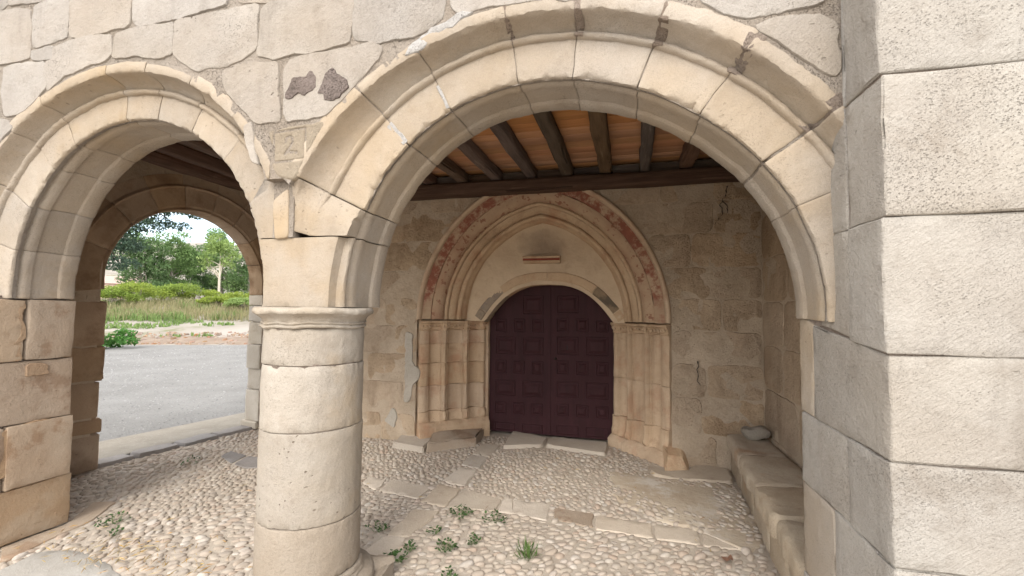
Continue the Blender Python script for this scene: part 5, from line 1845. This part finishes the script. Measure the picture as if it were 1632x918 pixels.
POPD = leaf_mat('dark_broad_leaves', (.13, .21, .08), (.08, .14, .055), .3)
YELG = leaf_mat('light_green_leaves', (.27, .36, .12), (.18, .26, .08), .4)
VINE = leaf_mat('yellow_green_shrub', (.27, .33, .055), (.165, .225, .04), .4)
VIND = leaf_mat('green_shrub', (.24, .32, .06), (.14, .20, .04), .35)
def blobset(ratio, spec):
    """spec: (right, toward-back, up, radius across, radius up)"""
    rv = toward(ratio)
    fv = np.array((-rv[1], rv[0]))
    return [(rv[0] * s[0] + fv[0] * s[1], rv[1] * s[0] + fv[1] * s[1], s[2], s[3], s[3], s[4]) for s in spec]

# big dark pine at the left, leaning into the opening
x, y = polar(-1.60, 47)
tree('pine_tree', x, y, 'tall dark blue-green pine with layered boughs left in the arch opening', 'pine tree',
     blobset(-1.6, [(1.2, 0, 9.2, 2.2, .7), (3.6, .6, 9.7, 2.6, .75), (6.0, 0, 9.0, 2.0, .55), (7.4, .4, 7.9, 1.3, .42), (4.6, -.6, 7.9, 2.1, .6), (1.6, .3, 7.4, 2.2, .7), (3.2, 0, 6.4, 2.1, .55), (5.6, .4, 6.7, 1.2, .4), (.6, 0, 5.4, 2.0, .7), (2.4, .4, 4.7, 1.7, .55), (.4, .2, 3.8, 1.6, .6), (4.6, .2, 10.9, 1.7, .6), (2.2, .1, 10.8, 2.0, .7), (-1.5, 0, 8, 2.5, 1.2), (-2, 0, 5, 2.4, 1.2), (0, 0, 12, 2.2, .8), (2.5, 0, 8.6, 2.6, .9), (4.2, .3, 8.8, 2.2, .7), (1.4, 0, 6.0, 2.2, .9), (3.0, .3, 7.3, 2.4, .8), (1.5, 0, 4.6, 2.0, .8), (5.6, 0, 8.2, 1.6, .5), (2.0, 0, 3.2, 1.5, .6)]), 26000, .27, PINE, DBARK, 11, .32, 21, hollow=.1, limbs=12)
for i, (ratio, d, H_, wd, mat, lab) in enumerate((
    (-1.37, 58, 6.9, 2.6, POPD, 'dark rounded tree just right of the pine'),
    (-1.255, 60, 7.1, 2.5, POPL, 'soft green bushy tree left of the middle of the row'),
    (-1.17, 64, 6.3, 2.6, POPD, 'darker lower tree in the middle gap of the row'),
    (-1.075, 62, 8.3, 2.9, POPL, 'broad pale green tree with the highest crown below the sky'),
    (-.985, 60, 8.2, 2.6, POPD, 'green tree at the right end beside the far jamb'),
    (-.93, 66, 8.0, 2.6, POPL, 'pale tree mostly hidden behind the column'))):
    x, y = polar(ratio, d)
    r_ = random.Random(i + 50)
    spec = []
    for k in range(11):
        up = H_ * (.16 + .76 * k / 10)
        spread = wd * (.95 - .55 * (k / 10) ** 2)
        for s in range(2): spec.append((r_.uniform(-.75, .75) * spread, r_.uniform(-.6, .6) * spread, up + r_.uniform(-.3, .3), wd * r_.uniform(.36, .56), H_ * .12))
    tree('broadleaf_tree', x, y, lab, 'tree', blobset(ratio, spec), 14000, .24, mat, BARK, H_ * .6, .12, 60 + i, 'trees along the far side of the field', hollow=.15)
# slender light tree with a pale forked trunk
x, y = polar(-1.085, 44)
tree('slender_tree', x, y, 'slender light green tree with a pale thin forked trunk', 'tree',
     blobset(-1.08, [(-.5, 0, 4.4, .8, .6), (.4, 0, 4.9, .9, .6), (-.1, .2, 5.5, .8, .55), (.9, 0, 4.1, .7, .5), (-1.0, 0, 3.7, .6, .5), (.3, 0, 3.6, .7, .45), (-.4, 0, 5.0, .8, .5), (1.1, 0, 3.3, .5, .4), (-.9, 0, 3.0, .45, .35)]), 1900, .26, YELG, stone_mat('white_bark', (.52, .47, .38), (.45, .40, .31), (.3, .25, .19), pit=.2), 3.4, .11, 33, hollow=0, limbs=9)
# vines and shrubs along the bank
rr = random.Random(17)
labs = ['leftmost low bush by the pine, yellow green with bare stems', 'large domed bright yellow green bush left of the middle', 'flat topped green bush with a tangle of bare branches', 'wide green bush in the middle with a dark hollow base', 'sloping green bush right of the wide one', 'small bright yellow bush low in front of the slender tree', 'yellow green bush at the right by the far jamb', 'green grassy clump at the far right in front of the bushes', 'low green bush behind the leftmost one', 'bushy shrub mostly hidden behind the column']
for i, (ratio, d, wd, H_, mat) in enumerate(((-1.475, 38, 1.5, 1.35, VIND), (-1.375, 38, 1.9, 1.75, VINE), (-1.29, 40, 1.5, 1.35, VIND), (-1.215, 39, 1.9, 1.55, VIND), (-1.135, 39, 1.5, 1.2, VINE), (-1.09, 35, 1.25, .85, VINE), (-1.01, 37, 1.6, 1.0, VINE), (-1.0, 33, 1.1, .9, YELG), (-1.43, 42, 2.0, 1.6, VIND), (-.94, 37, 1.6, 1.2, VIND))):
    x, y = polar(ratio, d)
    spec = []
    for k in range(9):
        a = rr.uniform(-1, 1)
        spec.append((a * wd * .8, rr.uniform(-.5, .5) * wd, H_ * (.72 - .35 * a * a) + rr.uniform(-.1, .12), wd * rr.uniform(.28, .42), H_ * .2))
    tree('vine_bush', x, y, labs[i], 'bush', blobset(ratio, spec), 3600, .13, mat, BARK, H_ * .45, .05, 200 + i, 'overgrown bushes along the bank', hollow=.1, limbs=14)
# leafy plant at the road edge on the left
x, y = polar(-1.485, 23.2)
spec = [(rr.uniform(-.75, .65), rr.uniform(-.5, .5), .28 + rr.uniform(-.12, .3), .38, .2) for k in range(10)]
tree('road_shrub', x, y, 'low lush green plant at the road edge beside the left pier', 'bush', blobset(-1.48, spec), 1500, .17, leaf_mat('lush_leaf', (.075, .19, .035), (.035, .10, .02), .3), BARK, .3, .03, 401, hollow=.1, limbs=8)

# pale house glimpsed between the trees
hx, hy = polar(-1.46, 110)
hz = hgt(hx, hy)
ho = thing('farm_house', (hx, hy, hz), 'small pale pink house glimpsed below the pine boughs', 'house')
rv = toward(-1.46); fv = np.array((-rv[1], rv[0]))
def hp(a, b, c): return (hx + rv[0] * a + fv[0] * b, hy + rv[1] * a + fv[1] * b, hz + c)
HW = simple_mat('pink_render', (.55, .40, .33), (.50, .36, .29), 2, .9, .1)
TILE = simple_mat('clay_tile', (.36, .27, .23), (.30, .22, .19), 3, .9, .2)
mesh_obj('wall', [hp(a, b, c) for c in (-1, 3.2) for b in (0, 5) for a in (-4, 4)], [(0, 1, 3, 2), (4, 6, 7, 5), (0, 4, 5, 1), (2, 3, 7, 6), (0, 2, 6, 4), (1, 5, 7, 3)], HW, ho, smooth=False)
mesh_obj('roof', [hp(-4.4, -.4, 3.1), hp(4.4, -.4, 3.1), hp(4.4, 5.4, 3.1), hp(-4.4, 5.4, 3.1), hp(-4.4, 2.5, 4.6), hp(4.4, 2.5, 4.6)], [(0, 1, 5, 4), (2, 3, 4, 5), (0, 4, 3), (1, 2, 5), (0, 3, 2, 1)], TILE, ho, smooth=False)
for a in (-2.2, 0, 2.2):
    mesh_obj('window', [hp(a + q, -.03 + s, c) for c in (1.0, 2.1) for s in (0, .1) for q in (-.4, .4)], [(0, 1, 3, 2), (4, 6, 7, 5), (0, 4, 5, 1), (2, 3, 7, 6), (0, 2, 6, 4), (1, 5, 7, 3)], IRON, ho, smooth=False)
